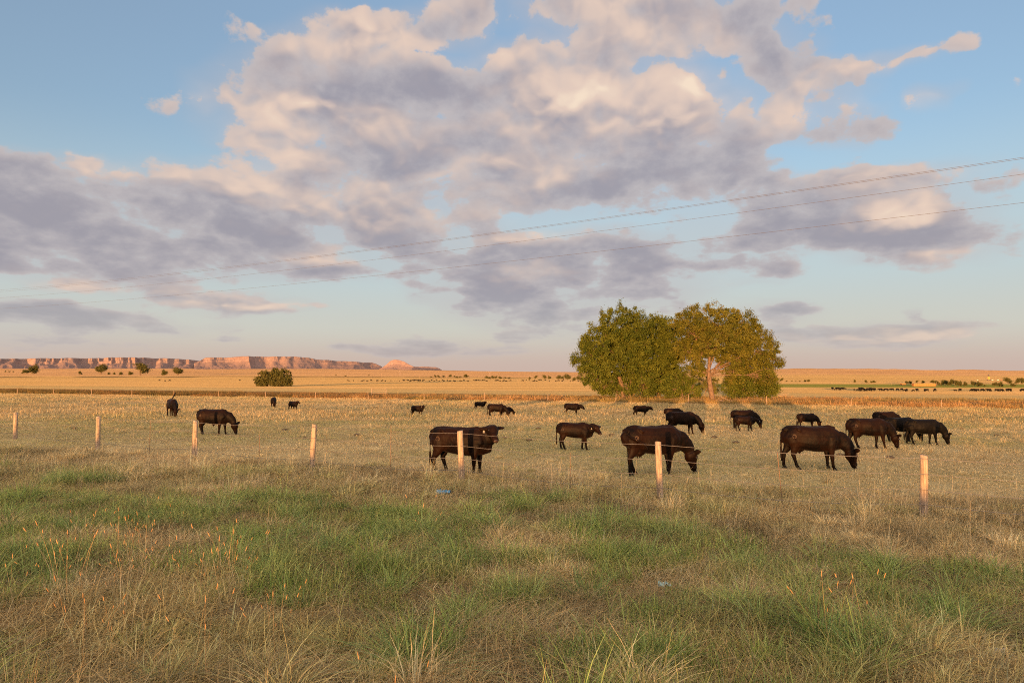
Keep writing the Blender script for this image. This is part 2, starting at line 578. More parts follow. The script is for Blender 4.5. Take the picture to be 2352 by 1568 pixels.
def tag(o, label, cat, group=None):
    o['label'] = label
    o['category'] = cat
    if group:
        o['group'] = group
    return o


def empty(name, loc=(0, 0, 0), rz=0.0, scale=1.0):
    o = bpy.data.objects.new(name, None)
    o.empty_display_size = 0.2
    o.location = loc
    o.rotation_euler = (0, 0, rz)
    o.scale = (scale, scale, scale)
    COL.objects.link(o)
    return o


GROUND = ground_material()
ys = np.concatenate([np.array([-20000, -6000, -2000, -800, -300, -150, -100, -80]), np.arange(-66, -2, 2.0), np.arange(-2, 32, 0.4),
                     np.arange(32, 130, 1.5), np.geomspace(132, 3000, 150), np.geomspace(3100, 60000, 40)])
ss = np.concatenate([-np.geomspace(1.0, 8.0, 14)[::-1] - 0.02, np.linspace(-1, 1, 300), np.geomspace(1.0, 8.0, 14) + 0.02])
S, Y = np.meshgrid(ss, ys)
X = S * (14.0 + 0.95 * np.abs(Y))
Z = height(X, Y)
V = np.stack([X, Y, Z], -1).reshape(-1, 3)
nr, nc = len(ys), len(ss)
idx = np.arange(nr * nc).reshape(nr, nc)
F = np.stack([idx[:-1, :-1], idx[:-1, 1:], idx[1:, 1:], idx[1:, :-1]], -1).reshape(-1, 4)
structure(mesh_ob('ground', V, F, GROUND, smooth=True))


# ------------------------------------------------------------------ mesas
def rock_material():
    m, g, out = mat('rock')
    geo = g.n('ShaderNodeNewGeometry')
    pos = geo.outputs['Position']
    x, y, z = g.sep(pos)
    steep = g.math('SUBTRACT', 1.0, g.sep(geo.outputs['True Normal'])[2])
    band = g.noise(g.comb(g.math('MULTIPLY', x, 0.08), g.math('MULTIPLY', y, 0.08), z), 0.09, 4, 0.6)
    blot = g.noise(pos, 0.012, 5, 0.65)
    slope = g.mix(g.sstep(blot, 0.4, 0.62), (0.235, 0.165, 0.145), (0.195, 0.142, 0.128))  # distance haze is put into the muted, pinkish slope and cliff tones
    cliff = g.mix(g.sstep(band, 0.42, 0.58), (0.275, 0.20, 0.18), (0.23, 0.165, 0.15))
    c = g.mix(g.sstep(g.math('ADD', steep, g.math('MULTIPLY_ADD', blot, 0.5, -0.25)), 0.26, 0.46), slope, cliff)
    shrub = g.sstep(g.noise(pos, 0.07, 4, 0.6), 0.60, 0.66)
    c = g.mix(g.math('MULTIPLY', shrub, 0.8), c, (0.075, 0.065, 0.04))
    nrm = g.vmath('NORMALIZE', g.vmath('ADD', geo.outputs['Normal'],
                  g.vmath('SCALE', g.vmath('SUBTRACT', g.noise(pos, 0.05, 4, 0.7, color=True), (0.5, 0.5, 0.5)), scale=0.35)))
    b = g.n('ShaderNodeBsdfDiffuse')
    g.link(c, b.inputs[0]); g.link(nrm, b.inputs['Normal'])
    g.link(b.outputs[0], out.inputs[0])
    return m


ROCK = rock_material()


def mesa(name, dist, prof, base_px, seed, cliff=0.42, depth=900.0, foot=260.0, n=420, butte=False):
    """prof: skyline as (px, py) pairs; a scarp whose rim follows them, with talus in front and a flat top behind"""
    pxs = np.array([p[0] for p in prof], float); pys = np.array([p[1] for p in prof], float)
    px = np.linspace(pxs[0], pxs[-1], n)
    top = CAM_Z + (853 - np.interp(px, pxs, pys)) / FPX * dist
    xs = (px - 1176) / FPX * dist
    top = top + 3.2 * fbm2(xs / 60.0, xs * 0, 4, seed + 3, 0.6)
    vs_ = np.concatenate([np.linspace(0, 1.0, 56), np.linspace(1.06, 1.5, 8)])
    P, Vv = np.meshgrid(np.arange(n), vs_)
    x = xs[P]
    bz = CAM_Z + (853 - base_px) / FPX * dist
    hgt = np.maximum(top[P] - bz, 0.5)
    ridge = 1 - 2.2 * np.abs(fbm2(x / 190.0, Vv * 0.5, 3, seed, 0.6))      # spurs between gullies
    gul = fbm2(x / 420.0, Vv * 0 + 0.3, 4, seed + 9, 0.6)
    gul2 = fbm2(x / 46.0, Vv * 5.0, 4, seed + 40, 0.6)
    rim = 0.72 + 0.26 * gul - 0.22 * (ridge - 0.5) + 0.09 * gul2
    rim = np.clip(rim, 0.34, 0.97)
    s = Vv / rim
    cl = np.clip(cliff * (1.0 + 0.9 * fbm2(x / 300.0, x * 0, 3, seed + 70)), 0.1, 0.85)
    h = (1 - cl) * np.clip(s, 0, 1) ** 1.5
    h = h + cl * (sm(s, 0.84, 0.91) * 0.45 + sm(s, 0.95, 1.02) * 0.55)
    h = h + 0.16 * gul2 * sm(s, 0.1, 0.5) * (1 - sm(s, 0.85, 1.0)) + 0.12 * (ridge - 0.5) * sm(s, 0.05, 0.5) * (1 - sm(s, 0.7, 1.0))
    h = np.clip(h, 0, 1.03) + 0.03 * gul2 * sm(s, 1.0, 1.1)
    z = bz - 8 + (hgt + 8) * h
    if butte:
        back = sm(Vv, 1.12, 1.5)
        z = bz - 8 + (z - bz + 8) * (1 - back)
    y = dist - foot * 0.62 + Vv * foot + np.where(Vv > 1.0, (Vv - 1.0) * depth * (0.3 if butte else 1.0), 0)
    y = y + 120 * fbm2(x / 700.0, x * 0, 2, seed + 5)
    x = x * (y / dist)
    V = np.stack([x, y, z], -1).reshape(-1, 3)
    a, b = Vv.shape
    idx = np.arange(a * b).reshape(a, b)
    F = np.stack([idx[:-1, :-1], idx[:-1, 1:], idx[1:, 1:], idx[1:, :-1]], -1).reshape(-1, 4)
    return structure(mesh_ob(name, V, F, ROCK, smooth=True))


mesa('mesa', 5600, [(-420, 826), (-200, 825), (0, 823.8), (120, 822.6), (285, 820.5), (360, 822), (417, 824.2), (450, 827), (470, 830), (490, 836)],
     846, 101, cliff=0.32, foot=900, n=700)
mesa('mesa.001', 4700, [(446, 834), (459, 828), (472, 821.5), (500, 820.5), (569, 818), (620, 818.6), (679, 819), (705, 820.5), (727, 825), (762, 826.5),
                        (800, 828.5), (819, 831), (840, 832), (854, 830.8), (864, 834), (878, 842)], 847.5, 57, cliff=0.2, foot=620, n=620)
mesa('butte', 4500, [(868, 848), (880, 843), (889, 836), (896, 829.5), (901, 827.2), (909, 826.3), (918, 827), (923, 829), (928, 830), (936, 835), (946, 840), (960, 846)],
     848.5, 23, cliff=0.2, foot=240, n=170, butte=True)
mesa('mesa.002', 6200, [(945, 841.8), (960, 841.6), (985, 842), (1001, 842.6), (1008, 845.5), (1015, 849.5)], 849.5, 77, cliff=0.3, foot=320, n=130)


# ------------------------------------------------------------------ grass
def blade_material(name, trans=0.35, rough=False):
    m, g, out = mat(name)
    at = g.n('ShaderNodeAttribute', attribute_type='INSTANCER', attribute_name='tint')
    sh = g.n('ShaderNodeAttribute', attribute_type='GEOMETRY', attribute_name='shade')
    c = g.mix(1.0, at.outputs['Color'], sh.outputs['Color'], 'MULTIPLY')
    d = g.n('ShaderNodeBsdfDiffuse')
    tr = g.n('ShaderNodeBsdfTranslucent')
    g.link(c, d.inputs[0]); g.link(c, tr.inputs[0])
    mx = g.n('ShaderNodeMixShader')
    mx.inputs[0].default_value = trans
    g.link(d.outputs[0], mx.inputs[1]); g.link(tr.outputs[0], mx.inputs[2])
    g.link(mx.outputs[0], out.inputs[0])
    return m


BLADE = blade_material('grass_blade', 0.33)
SEEDM = blade_material('seed_head', 0.25)


def blades(rg, n, rad, h, lean, width, hvar=0.35, wind=0.0, segs=4, spread=None, tone=(1, 1, 1)):
    """n bent, tapering blades as arrays: vertices, quads, colours"""
    a = rg.uniform(0, 2 * math.pi, n)
    q_ = rg.uniform(0, 1, n)
    rr = rad * np.sqrt(q_)
    bx, by = rr * np.cos(a), rr * np.sin(a)
    if spread is None:
        a2 = a + rg.normal(0, 0.7, n)
        ln0 = lean * (0.5 + 0.8 * rr / rad)
    else:
        a2 = rg.uniform(0, 2 * math.pi, n)
        ln0 = np.full(n, lean)
    hh = h * np.clip(1 + hvar * rg.normal(0, 1, n), 0.25, 2.2)
    ln = np.abs(ln0 + rg.normal(0, 1, n) * (lean * 0.35 + 0.06))
    d = np.stack([np.cos(a2) + wind, np.sin(a2)], -1)
    d /= np.maximum(np.linalg.norm(d, axis=1, keepdims=True), 1e-3)
    w = width * rg.uniform(0.7, 1.3, n) * 0.5
    tw = rg.uniform(-1.0, 1.0, n)
    side = np.stack([-d[:, 1], d[:, 0], np.zeros(n)], -1) * (w * np.cos(tw))[:, None] + np.stack([d[:, 0], d[:, 1], np.zeros(n)], -1) * (w * np.sin(tw))[:, None]
    tone_f = rg.uniform(0.5, 1.42, n)
    hue = rg.normal(0, 0.09, n)
    col = np.stack([tone_f * (1 + hue) * tone[0], tone_f * tone[1], tone_f * (1 - hue) * tone[2], np.ones(n)], -1)
    rows = []
    for k in range(segs + 1):
        s_ = k / segs
        up = np.maximum(hh * (s_ - 0.30 * np.minimum(ln, 2.2) * s_ * s_) / (1 + 0.15 * ln), 0.006)
        out = hh * ln * (0.25 * s_ + 0.75 * s_ * s_)
        p_ = np.stack([bx + d[:, 0] * out, by + d[:, 1] * out, up], -1)
        ww = side * (1 - 0.9 * s_ ** 1.6)
        rows += [p_ - ww, p_ + ww]
    V = np.stack(rows, 1)                       # n, 2(segs+1), 3
    m = 2 * (segs + 1)
    base = np.arange(n)[:, None] * m
    F = np.concatenate([np.stack([base[:, 0] + 2 * k, base[:, 0] + 2 * k + 1, base[:, 0] + 2 * k + 3, base[:, 0] + 2 * k + 2], -1) for k in range(segs)])
    C = np.repeat(col[:, None], m, 1)
    tips = V[:, -1]
    dirs = V[:, -1] - V[:, -3]
    return V.reshape(-1, 3), F, C.reshape(-1, 4), tips, dirs


def tuft(name, seed, parts, seeds=0.0):
    """a tuft or mat made of several sorts of blades; seeds = share of stems with a spindle-shaped seed head"""
    rg = np.random.default_rng(seed)
    Vs, Fs, Cs, off = [], [], [], 0
    for kw in parts:
        V, F, C, tips, dirs = blades(rg, **kw)
        Vs.append(V); Fs.append(F + off); Cs.append(C); off += len(V)
    if seeds:
        for tip, dr in zip(tips, dirs):
            if rg.uniform() > seeds:
                continue
            dr = dr / np.linalg.norm(dr)
            L, r2 = rg.uniform(0.035, 0.06), rg.uniform(0.0030, 0.0042)
            u = np.cross(dr, [0.3, 0.8, 0.2]); u /= np.linalg.norm(u)
            v = np.cross(dr, u)
            vv = [tip - dr * 0.01 + dr * L * f + (u * math.cos(j * math.pi / 2) + v * math.sin(j * math.pi / 2)) * r2 * k
                  for (f, k) in ((0, .2), (.25, 1), (.65, .9), (1, .12)) for j in range(4)]
            ff = [(off + 4 * k + j, off + 4 * k + (j + 1) % 4, off + 4 * k + 4 + (j + 1) % 4, off + 4 * k + 4 + j) for k in range(3) for j in range(4)]
            Vs.append(np.array(vv)); Fs.append(np.array(ff)); Cs.append(np.tile(np.array([[1.0, 0.85, 0.8, 1]]), (16, 1))); off += 16
    o = mesh_ob(name, np.concatenate(Vs), np.concatenate(Fs), BLADE, link=False)
    ca = o.data.color_attributes.new('shade', 'FLOAT_COLOR', 'POINT')
    ca.data.foreach_set('color', np.concatenate(Cs).astype(np.float32).ravel())
    return o


TUFTS = bpy.data.collections.new('grass_tufts')
TUFT_LIST = []


def proto(kind, count, *parts, seeds=0.0):
    first = len(TUFT_LIST)
    for i in range(count):
        o = tuft('tuft_%02d_%s' % (first + i, kind), 500 + first * 13 + i, parts, seeds)
        TUFT_LIST.append(o)
        TUFTS.objects.link(o)
    return (first, count)


B = dict
P_GREEN = proto('green', 5, B(n=150, rad=0.21, h=0.36, lean=1.0, width=0.0088, hvar=0.28))
P_GREENS = proto('green_mat', 3, B(n=280, rad=0.34, h=0.19, lean=0.6, width=0.0075, spread=1, hvar=0.4))
P_MAT = proto('straw_mat', 4, B(n=750, rad=0.62, h=0.13, lean=1.9, width=0.0075, wind=0.4, hvar=0.5, spread=1, segs=3, tone=(.78, .72, .72)),
              B(n=230, rad=0.62, h=0.14, lean=0.8, width=0.0062, wind=0.5, hvar=0.45, spread=1, segs=3))
P_THATCH = proto('thatch_mat', 4, B(n=850, rad=0.62, h=0.13, lean=1.9, width=0.0075, wind=0.4, hvar=0.5, spread=1, segs=3),
                 B(n=160, rad=0.62, h=0.22, lean=0.8, width=0.005, wind=0.5, hvar=0.45, spread=1, segs=3))
P_STRAW = proto('straw', 5, B(n=130, rad=0.19, h=0.28, lean=1.0, width=0.0082, wind=0.45, hvar=0.34, segs=3))
P_TALL = proto('tall_straw', 4, B(n=10, rad=0.12, h=0.44, lean=0.34, width=0.0044, wind=0.4, hvar=0.3, segs=4))
P_SEED = proto('seed', 3, B(n=8, rad=0.10, h=0.58, lean=0.22, width=0.0040, wind=0.25, hvar=0.22, segs=4), seeds=0.9)
P_SHORT = proto('grazed_mat', 4, B(n=600, rad=1.1, h=0.05, lean=1.4, width=0.013, hvar=0.45, segs=2, spread=1))
P_PTALL = proto('pasture_straw', 3, B(n=36, rad=0.16, h=0.30, lean=0.45, width=0.0075, hvar=0.35, segs=3))
P_FAR = proto('far_mat', 4, B(n=620, rad=2.2, h=0.13, lean=0.9, width=0.022, hvar=0.5, segs=2, spread=1))
P_FTALL = proto('far_straw', 3, B(n=90, rad=0.75, h=0.22, lean=0.55, width=0.011, hvar=0.4, segs=2, spread=1))
P_WEED = proto('ditch_weed', 4, B(n=260, rad=1.1, h=0.47, lean=0.5, width=0.028, hvar=0.32, segs=2, spread=1))


def grass_nodes():
    ng = bpy.data.node_groups.new('grass_scatter', 'GeometryNodeTree')
    ng.interface.new_socket('Geometry', in_out='INPUT', socket_type='NodeSocketGeometry')
    ng.interface.new_socket('Geometry', in_out='OUTPUT', socket_type='NodeSocketGeometry')
    N, L = ng.nodes, ng.links
    gi = N.new('NodeGroupInput'); go = N.new('NodeGroupOutput')
    ci = N.new('GeometryNodeCollectionInfo')
    ci.inputs['Collection'].default_value = TUFTS
    ci.inputs['Separate Children'].default_value = True
    ci.inputs['Reset Children'].default_value = True
    iop = N.new('GeometryNodeInstanceOnPoints')
    iop.inputs['Pick Instance'].default_value = True

    def attr(name, typ):
        a = N.new('GeometryNodeInputNamedAttribute')
        a.data_type = typ
        a.inputs['Name'].default_value = name
        return a.outputs['Attribute']
    L.new(gi.outputs[0], iop.inputs['Points'])
    L.new(ci.outputs[0], iop.inputs['Instance'])
    L.new(attr('kind_id', 'INT'), iop.inputs['Instance Index'])
    L.new(attr('turn', 'FLOAT_VECTOR'), iop.inputs['Rotation'])
    L.new(attr('size', 'FLOAT_VECTOR'), iop.inputs['Scale'])
    L.new(iop.outputs[0], go.inputs[0])
    return ng


SCATTER = grass_nodes()


class Patch:
    def __init__(self):
        self.p, self.k, self.r, self.s, self.c = [], [], [], [], []

    def add(self, pos, kind, size, tint, tilt=0.10, hscale=None):
        n = len(pos)
        if n == 0:
            return
        first, cnt = kind
        self.p.append(pos)
        self.k.append(first + RNG.integers(0, cnt, n))
        r = np.stack([RNG.normal(0, tilt, n), RNG.normal(0, tilt, n), RNG.uniform(-0.9, 0.9, n) if kind in (P_STRAW, P_TALL, P_THATCH, P_SEED, P_MAT) else RNG.uniform(0, 6.28, n)], -1)
        self.r.append(r)
        sz = np.asarray(size) * np.ones(n)
        hs = np.ones(n) if hscale is None else np.asarray(hscale) * np.ones(n)
        self.s.append(np.stack([sz, sz, sz * hs], -1))
        self.c.append(tint)

    def build(self, name, label, cat):
        P = np.concatenate(self.p); n = len(P)
        o = mesh_ob(name, P, np.zeros((0, 3), int).reshape(0, 3), None)
        me = o.data
        a = me.attributes.new('kind_id', 'INT', 'POINT'); a.data.foreach_set('value', np.concatenate(self.k).astype(np.int32))
        a = me.attributes.new('turn', 'FLOAT_VECTOR', 'POINT'); a.data.foreach_set('vector', np.concatenate(self.r).astype(np.float32).ravel())
        a = me.attributes.new('size', 'FLOAT_VECTOR', 'POINT'); a.data.foreach_set('vector', np.concatenate(self.s).astype(np.float32).ravel())
        c4 = np.concatenate([np.concatenate(self.c), np.ones((n, 1))], 1)
        a = me.attributes.new('tint', 'FLOAT_COLOR', 'POINT'); a.data.foreach_set('color', c4.astype(np.float32).ravel())
        me.materials.append(BLADE)
        md = o.modifiers.new('scatter', 'NODES')
        md.node_group = SCATTER
        return stuff(o, label, cat)


def view_points(y0, y1, per_m2, half=0.86, pad=1.0):
    """random points on the ground between two depths, as wide as the view plus a margin"""
    area = half * (y1 * y1 - y0 * y0) + 2 * pad * (y1 - y0)
    n = int(area * per_m2)
    u = RNG.uniform(0, 1, n)
    y = np.sqrt(y0 * y0 + u * (y1 * y1 - y0 * y0))
    x = RNG.uniform(-1, 1, n) * (half * y + pad)
    return x, y


def pts(x, y, sink=0.0):
    return np.stack([x, y, height(x, y) - sink], -1)


def tints(n, a, b, var=0.15):
    f = RNG.uniform(0, 1, (n, 1))
    c = np.array(a)[None] * (1 - f) + np.array(b)[None] * f
    return c * (1 + var * RNG.normal(0, 1, (n, 1))).clip(0.5, 1.6)


STRAW_A, STRAW_B = (0.60, 0.47, 0.225), (0.80, 0.65, 0.36)
THATCH_A, THATCH_B = (0.28, 0.22, 0.11), (0.55, 0.445, 0.235)
GREEN_A, GREEN_B = (0.22, 0.315, 0.075), (0.42, 0.48, 0.145)
OLIVE_A, OLIVE_B = (0.44, 0.42, 0.155), (0.64, 0.56, 0.25)


def greenness(x, y):
    """where the verge stays green: clumps between dead grass"""
    a = fbm2(x / 2.1 + 5, y / 1.7 + 2, 3, 61, 0.6)
    b = fbm2(x / 7.0, y / 5.0, 2, 66)
    px_ = x / np.maximum(y, 1.0)
    t = TX * x + TY * y
    mid = np.exp(-((t - 8.6) / 4.2) ** 2)
    return a + 0.5 * b + 0.10 + 0.16 * mid - 0.12 * sm(-px_, 0.1, 0.6) * (1 - sm(y, 6, 11)) - 0.60 * sm(t, 10.5, 13.5) - 2.0 * sm(t, 14.0, 15.5)


def grid_points(y0, y1, step, t0, t1, jit=0.45):
    """loosely regular points, so that mats meet without piling up"""
    rows_ = []
    for yy in np.arange(y0, y1, step):
        n = int(2 * (0.86 * yy + 1.5) / step) + 1
        xx = np.linspace(-(0.86 * yy + 1.5), 0.86 * yy + 1.5, n) + RNG.uniform(-jit, jit, n) * step
        rows_.append(np.stack([xx, yy + RNG.uniform(-jit, jit, n) * step], -1))
    q_ = np.concatenate(rows_)
    t = TX * q_[:, 0] + TY * q_[:, 1]
    q_ = q_[(t > t0) & (t < t1)]
    return q_[:, 0], q_[:, 1]


verge = Patch()
# dead grass everywhere: flattened in the green clumps, standing between them
x, y = grid_points(2.8, 24.0, 0.62, -9, 17.0)
g = greenness(x, y); t = TX * x + TY * y
bare = fbm2(x / 1.7 - 4, y / 1.4, 3, 88, 0.6)
stand = (RNG.uniform(0, 1, len(x)) < (0.92 - 0.8 * sm(g, 0.0, 0.22))) & (bare > -0.16)
olive = sm(fbm2(x / 3.0, y / 3.0, 2, 71), -0.1, 0.25)[:, None]
tn = tints(len(x), STRAW_A, STRAW_B, 0.10) * (1 - 0.55 * olive) + tints(len(x), OLIVE_A, OLIVE_B, 0.10) * 0.55 * olive
sz = RNG.uniform(0.85, 1.2, len(x))
verge.add(pts(x, y)[stand], P_MAT, sz[stand], tn[stand], tilt=0.03, hscale=RNG.uniform(0.7, 1.25, stand.sum()))
verge.add(pts(x, y)[~stand], P_THATCH, sz[~stand], tints((~stand).sum(), THATCH_A, THATCH_B), tilt=0.03)
# tussocks: each clump is of one sort, with trodden thatch between
x, y = view_points(3.0, 26.0, 8.5)
t = TX * x + TY * y
k = (t < 22.0) & (fbm2(x / 0.8, y / 0.8, 2, 73) > -0.13) & (RNG.uniform(0, 1, len(x)) < 1 - 0.93 * sm(t, 15.0, 18.5))
x, y, t = x[k], y[k], t[k]
g = greenness(x, y) + RNG.normal(0, 0.10, len(x))
green = g > 0.05
olv = (~green) & (fbm2(x / 3.0, y / 3.0, 2, 71) + RNG.normal(0, 0.12, len(x)) > 0.08)
strw = ~(green | olv)
size = (1 - 0.45 * sm(t, 15.5, 19.0)) * (0.44 + 0.66 * RNG.uniform(0, 1, len(x)) ** 1.7) * (0.9 + 0.25 * sm(fbm2(x / 2.5, y / 2.5, 2, 12), -0.2, 0.3))
P0 = pts(x, y)
blue = RNG.uniform(0, 1, (len(x), 1)) * 0.45
tg = tints(len(x), GREEN_A, GREEN_B, 0.12) * (1 - blue) + blue * np.array([[0.27, 0.355, 0.16]])
verge.add(P0[green], P_GREEN, size[green], tg[green], hscale=RNG.uniform(0.75, 1.2, green.sum()))
verge.add(P0[olv], P_STRAW, size[olv], tints(olv.sum(), OLIVE_A, OLIVE_B, 0.12), hscale=RNG.uniform(0.7, 1.15, olv.sum()))
verge.add(P0[strw], P_STRAW, size[strw], tints(strw.sum(), STRAW_A, STRAW_B, 0.16) * (1 + 0.22 * sm(t, 10.5, 13.5))[strw][:, None], hscale=RNG.uniform(0.6, 1.2, strw.sum()) * np.where(RNG.uniform(0, 1, strw.sum()) < 0.14, 1.45, 1.0))
x, y = view_points(3.2, 17.5, 3.0)
k = greenness(x, y) + RNG.normal(0, 0.08, len(x)) > 0.05
x, y = x[k], y[k]
verge.add(pts(x, y), P_GREENS, RNG.uniform(0.7, 1.3, len(x)), tints(len(x), GREEN_A, OLIVE_A))
# taller stems
x, y = view_points(3.2, 20.0, 16)
t = TX * x + TY * y
dens = 0.035 + 0.85 * sm(t, 10.5, 13.5) * (1 - sm(t, 15.8, 18.0)) + 0.16 * sm(-x / y, 0.05, 0.5) * (1 - sm(y, 5, 11))
k = (RNG.uniform(0, 1, len(x)) < dens * (0.55 + 1.6 * np.clip(fbm2(x / 1.6, y / 1.6, 3, 91), -0.3, 0.5))) & (t < 18.3)
x, y = x[k], y[k]
verge.add(pts(x, y), P_TALL, RNG.uniform(0.65, 1.15, len(x)), tints(len(x), (0.58, 0.45, 0.25), (0.72, 0.59, 0.36)))
verge.build('verge_grass', 'mixed green tussocks and dry straw grass on the verge before the fence', 'grass')

# seed heads that reach into the last sun at the left
seed = Patch()
x, y = view_points(3.4, 12.0, 13.0)
u = x / y
w = np.exp(-((u + 0.50) / 0.22) ** 2) * np.exp(-((y - 7.0) / 1.9) ** 2) * 0.65 + 0.008
w = w * sm(fbm2(x / 0.9, y / 0.9, 2, 40), -0.25, 0.2)
k = RNG.uniform(0, 1, len(x)) < w
x, y = x[k], y[k]
seed.add(pts(x, y), P_SEED, RNG.uniform(0.85, 1.2, len(x)), tints(len(x), (0.42, 0.30, 0.15), (0.52, 0.38, 0.20)))
seed.build('seed_grass', 'tall stems with slender seed heads rising from the verge', 'seed grass')

past = Patch()
x, y = grid_points(10.0, 46.0, 1.05, 16.0, 60.0)
k = y < 44
x, y = x[k], y[k]
pat = sm(fbm2(x / 5.0, y / 4.0, 3, 17, 0.6), -0.15, 0.22)[:, None]
tn = tints(len(x), (0.62, 0.48, 0.24), (0.76, 0.60, 0.32), 0.12) * pat + tints(len(x), OLIVE_A, (0.54, 0.45, 0.22), 0.12) * (1 - pat)
past.add(pts(x, y), P_SHORT, RNG.uniform(0.85, 1.25, len(x)), tn, tilt=0.02, hscale=RNG.uniform(0.6, 1.3, len(x)))
x, y = view_points(12.0, 60.0, 3.2)
t = TX * x + TY * y
k = (t > 17.0) & (fbm2(x / 2.2, y / 2.2, 3, 27) + RNG.normal(0, 0.1, len(x)) > 0.16)
x, y = x[k], y[k]
past.add(pts(x, y), P_PTALL, RNG.uniform(0.3, 0.8, len(x)), tints(len(x), (0.46, 0.36, 0.18), (0.62, 0.49, 0.27)))
x, y = grid_points(42.0, 125.0, 2.1, 16.0, 87.0)
pat = sm(fbm2(x / 9.0, y / 6.0, 3, 19, 0.6), -0.15, 0.25)[:, None]
tn = tints(len(x), (0.56, 0.43, 0.225), (0.68, 0.53, 0.285), 0.08) * pat + tints(len(x), (0.42, 0.365, 0.17), (0.52, 0.43, 0.21), 0.08) * (1 - pat)
past.add(pts(x, y), P_FAR, RNG.uniform(0.85, 1.25, len(x)), tn, tilt=0.01, hscale=RNG.uniform(0.6, 1.4, len(x)))
x, y = view_points(45.0, 118.0, 1.3)
t = TX * x + TY * y
k = (t < 87.0) & (fbm2(x / 6.0, y / 4.0, 3, 29) + 0.28 * sm(t, 48, 76) + RNG.normal(0, 0.1, len(x)) > 0.12)
x, y = x[k], y[k]
past.add(pts(x, y), P_FTALL, RNG.uniform(0.5, 1.15, len(x)), tints(len(x), (0.44, 0.33, 0.17), (0.56, 0.43, 0.235)))
past.build('pasture_grass', 'short grazed straw coloured grass of the pasture behind the fence', 'grass')

weed = Patch()
x, y = view_points(62.0, 152.0, 0.75)
t = TX * x + TY * y
u = x / y
far_edge = 97.0 + 9.0 * sm(u, -0.05, 0.35)
k = (t > 86.0) & (t < far_edge)
x, y, u = x[k], y[k], u[k]
red = sm(fbm2(x / 14.0, y / 5.0, 3, 37), -0.2, 0.2)[:, None]
tn = tints(len(x), (0.34, 0.205, 0.085), (0.44, 0.275, 0.12)) * red + tints(len(x), (0.26, 0.20, 0.07), (0.36, 0.26, 0.10)) * (1 - red)
dark = (sm(-u, 0.05, 0.4) * 0.45)[:, None]  # shade towards the left end, put into the weeds' tint
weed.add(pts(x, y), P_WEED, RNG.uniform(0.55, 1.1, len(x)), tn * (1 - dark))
weed.build('ditch_weeds', 'strip of tall rust brown weeds along the far edge of the pasture', 'weeds')


# ------------------------------------------------------------------ cattle
def coat_material(name, a, b):
    m, g, out = mat(name)
    tc = g.n('ShaderNodeTexCoord').outputs['Object']
    n1 = g.noise(tc, 1.7, 3, 0.5)
    n2 = g.noise(g.vmath('MULTIPLY', tc, (1.0, 1.0, 0.35)), 38.0, 3, 0.6)
    c = g.mix(g.sstep(n1, 0.32, 0.62), a, b)
    c = g.mix(g.sstep(n2, 0.45, 0.75, 0, 0.5), c, tuple(x * 1.7 for x in b))
    bp = g.n('ShaderNodeBump')
    bp.inputs['Strength'].default_value = 0.35
    bp.inputs['Distance'].default_value = 0.02
    g.link(n2, bp.inputs['Height'])
    bs = principled(g, c, 0.55, bp.outputs[0], 0.075)
    bs.inputs['Sheen Weight'].default_value = 0.015
    bs.inputs['Sheen Roughness'].default_value = 0.4
    g.link(bs.outputs[0], out.inputs[0])
    return m


def plain(name, color, rough=0.8, spec=0.2, var=0.0, scale=8.0, metal=0.0):
    m, g, out = mat(name)
    c = color + (1.0,)
    if var:
        tc = g.n('ShaderNodeTexCoord').outputs['Object']
        n = g.noise(tc, scale, 5, 0.6)
        c = g.mix(n, tuple(x * (1 - var) for x in color), tuple(min(1, x * (1 + var)) for x in color))
    bs = principled(g, c if not isinstance(c, tuple) else color, rough, None, spec, metal)
    g.link(bs.outputs[0], out.inputs[0])
    return m


COAT_BROWN = coat_material('dark_brown_coat', (0.0012, 0.0008, 0.0007), (0.0078, 0.0026, 0.0009))
COAT_BLACK = coat_material('black_coat', (0.0012, 0.0011, 0.0011), (0.0028, 0.0020, 0.0017))
HORN = plain('hoof_horn', (0.008, 0.007, 0.006), 0.6, 0.3, 0.3)
NOSE = plain('nose_skin', (0.028, 0.016, 0.013), 0.45, 0.4, 0.3, 30)
EYE = plain('eye', (0.008, 0.006, 0.005), 0.12, 0.6)
BRANDM = plain('brand_scar', (0.08, 0.055, 0.042), 0.8, 0.1, 0.2, 40)
TAGM = plain('ear_tag_plastic', (0.26, 0.25, 0.23), 0.5, 0.3)


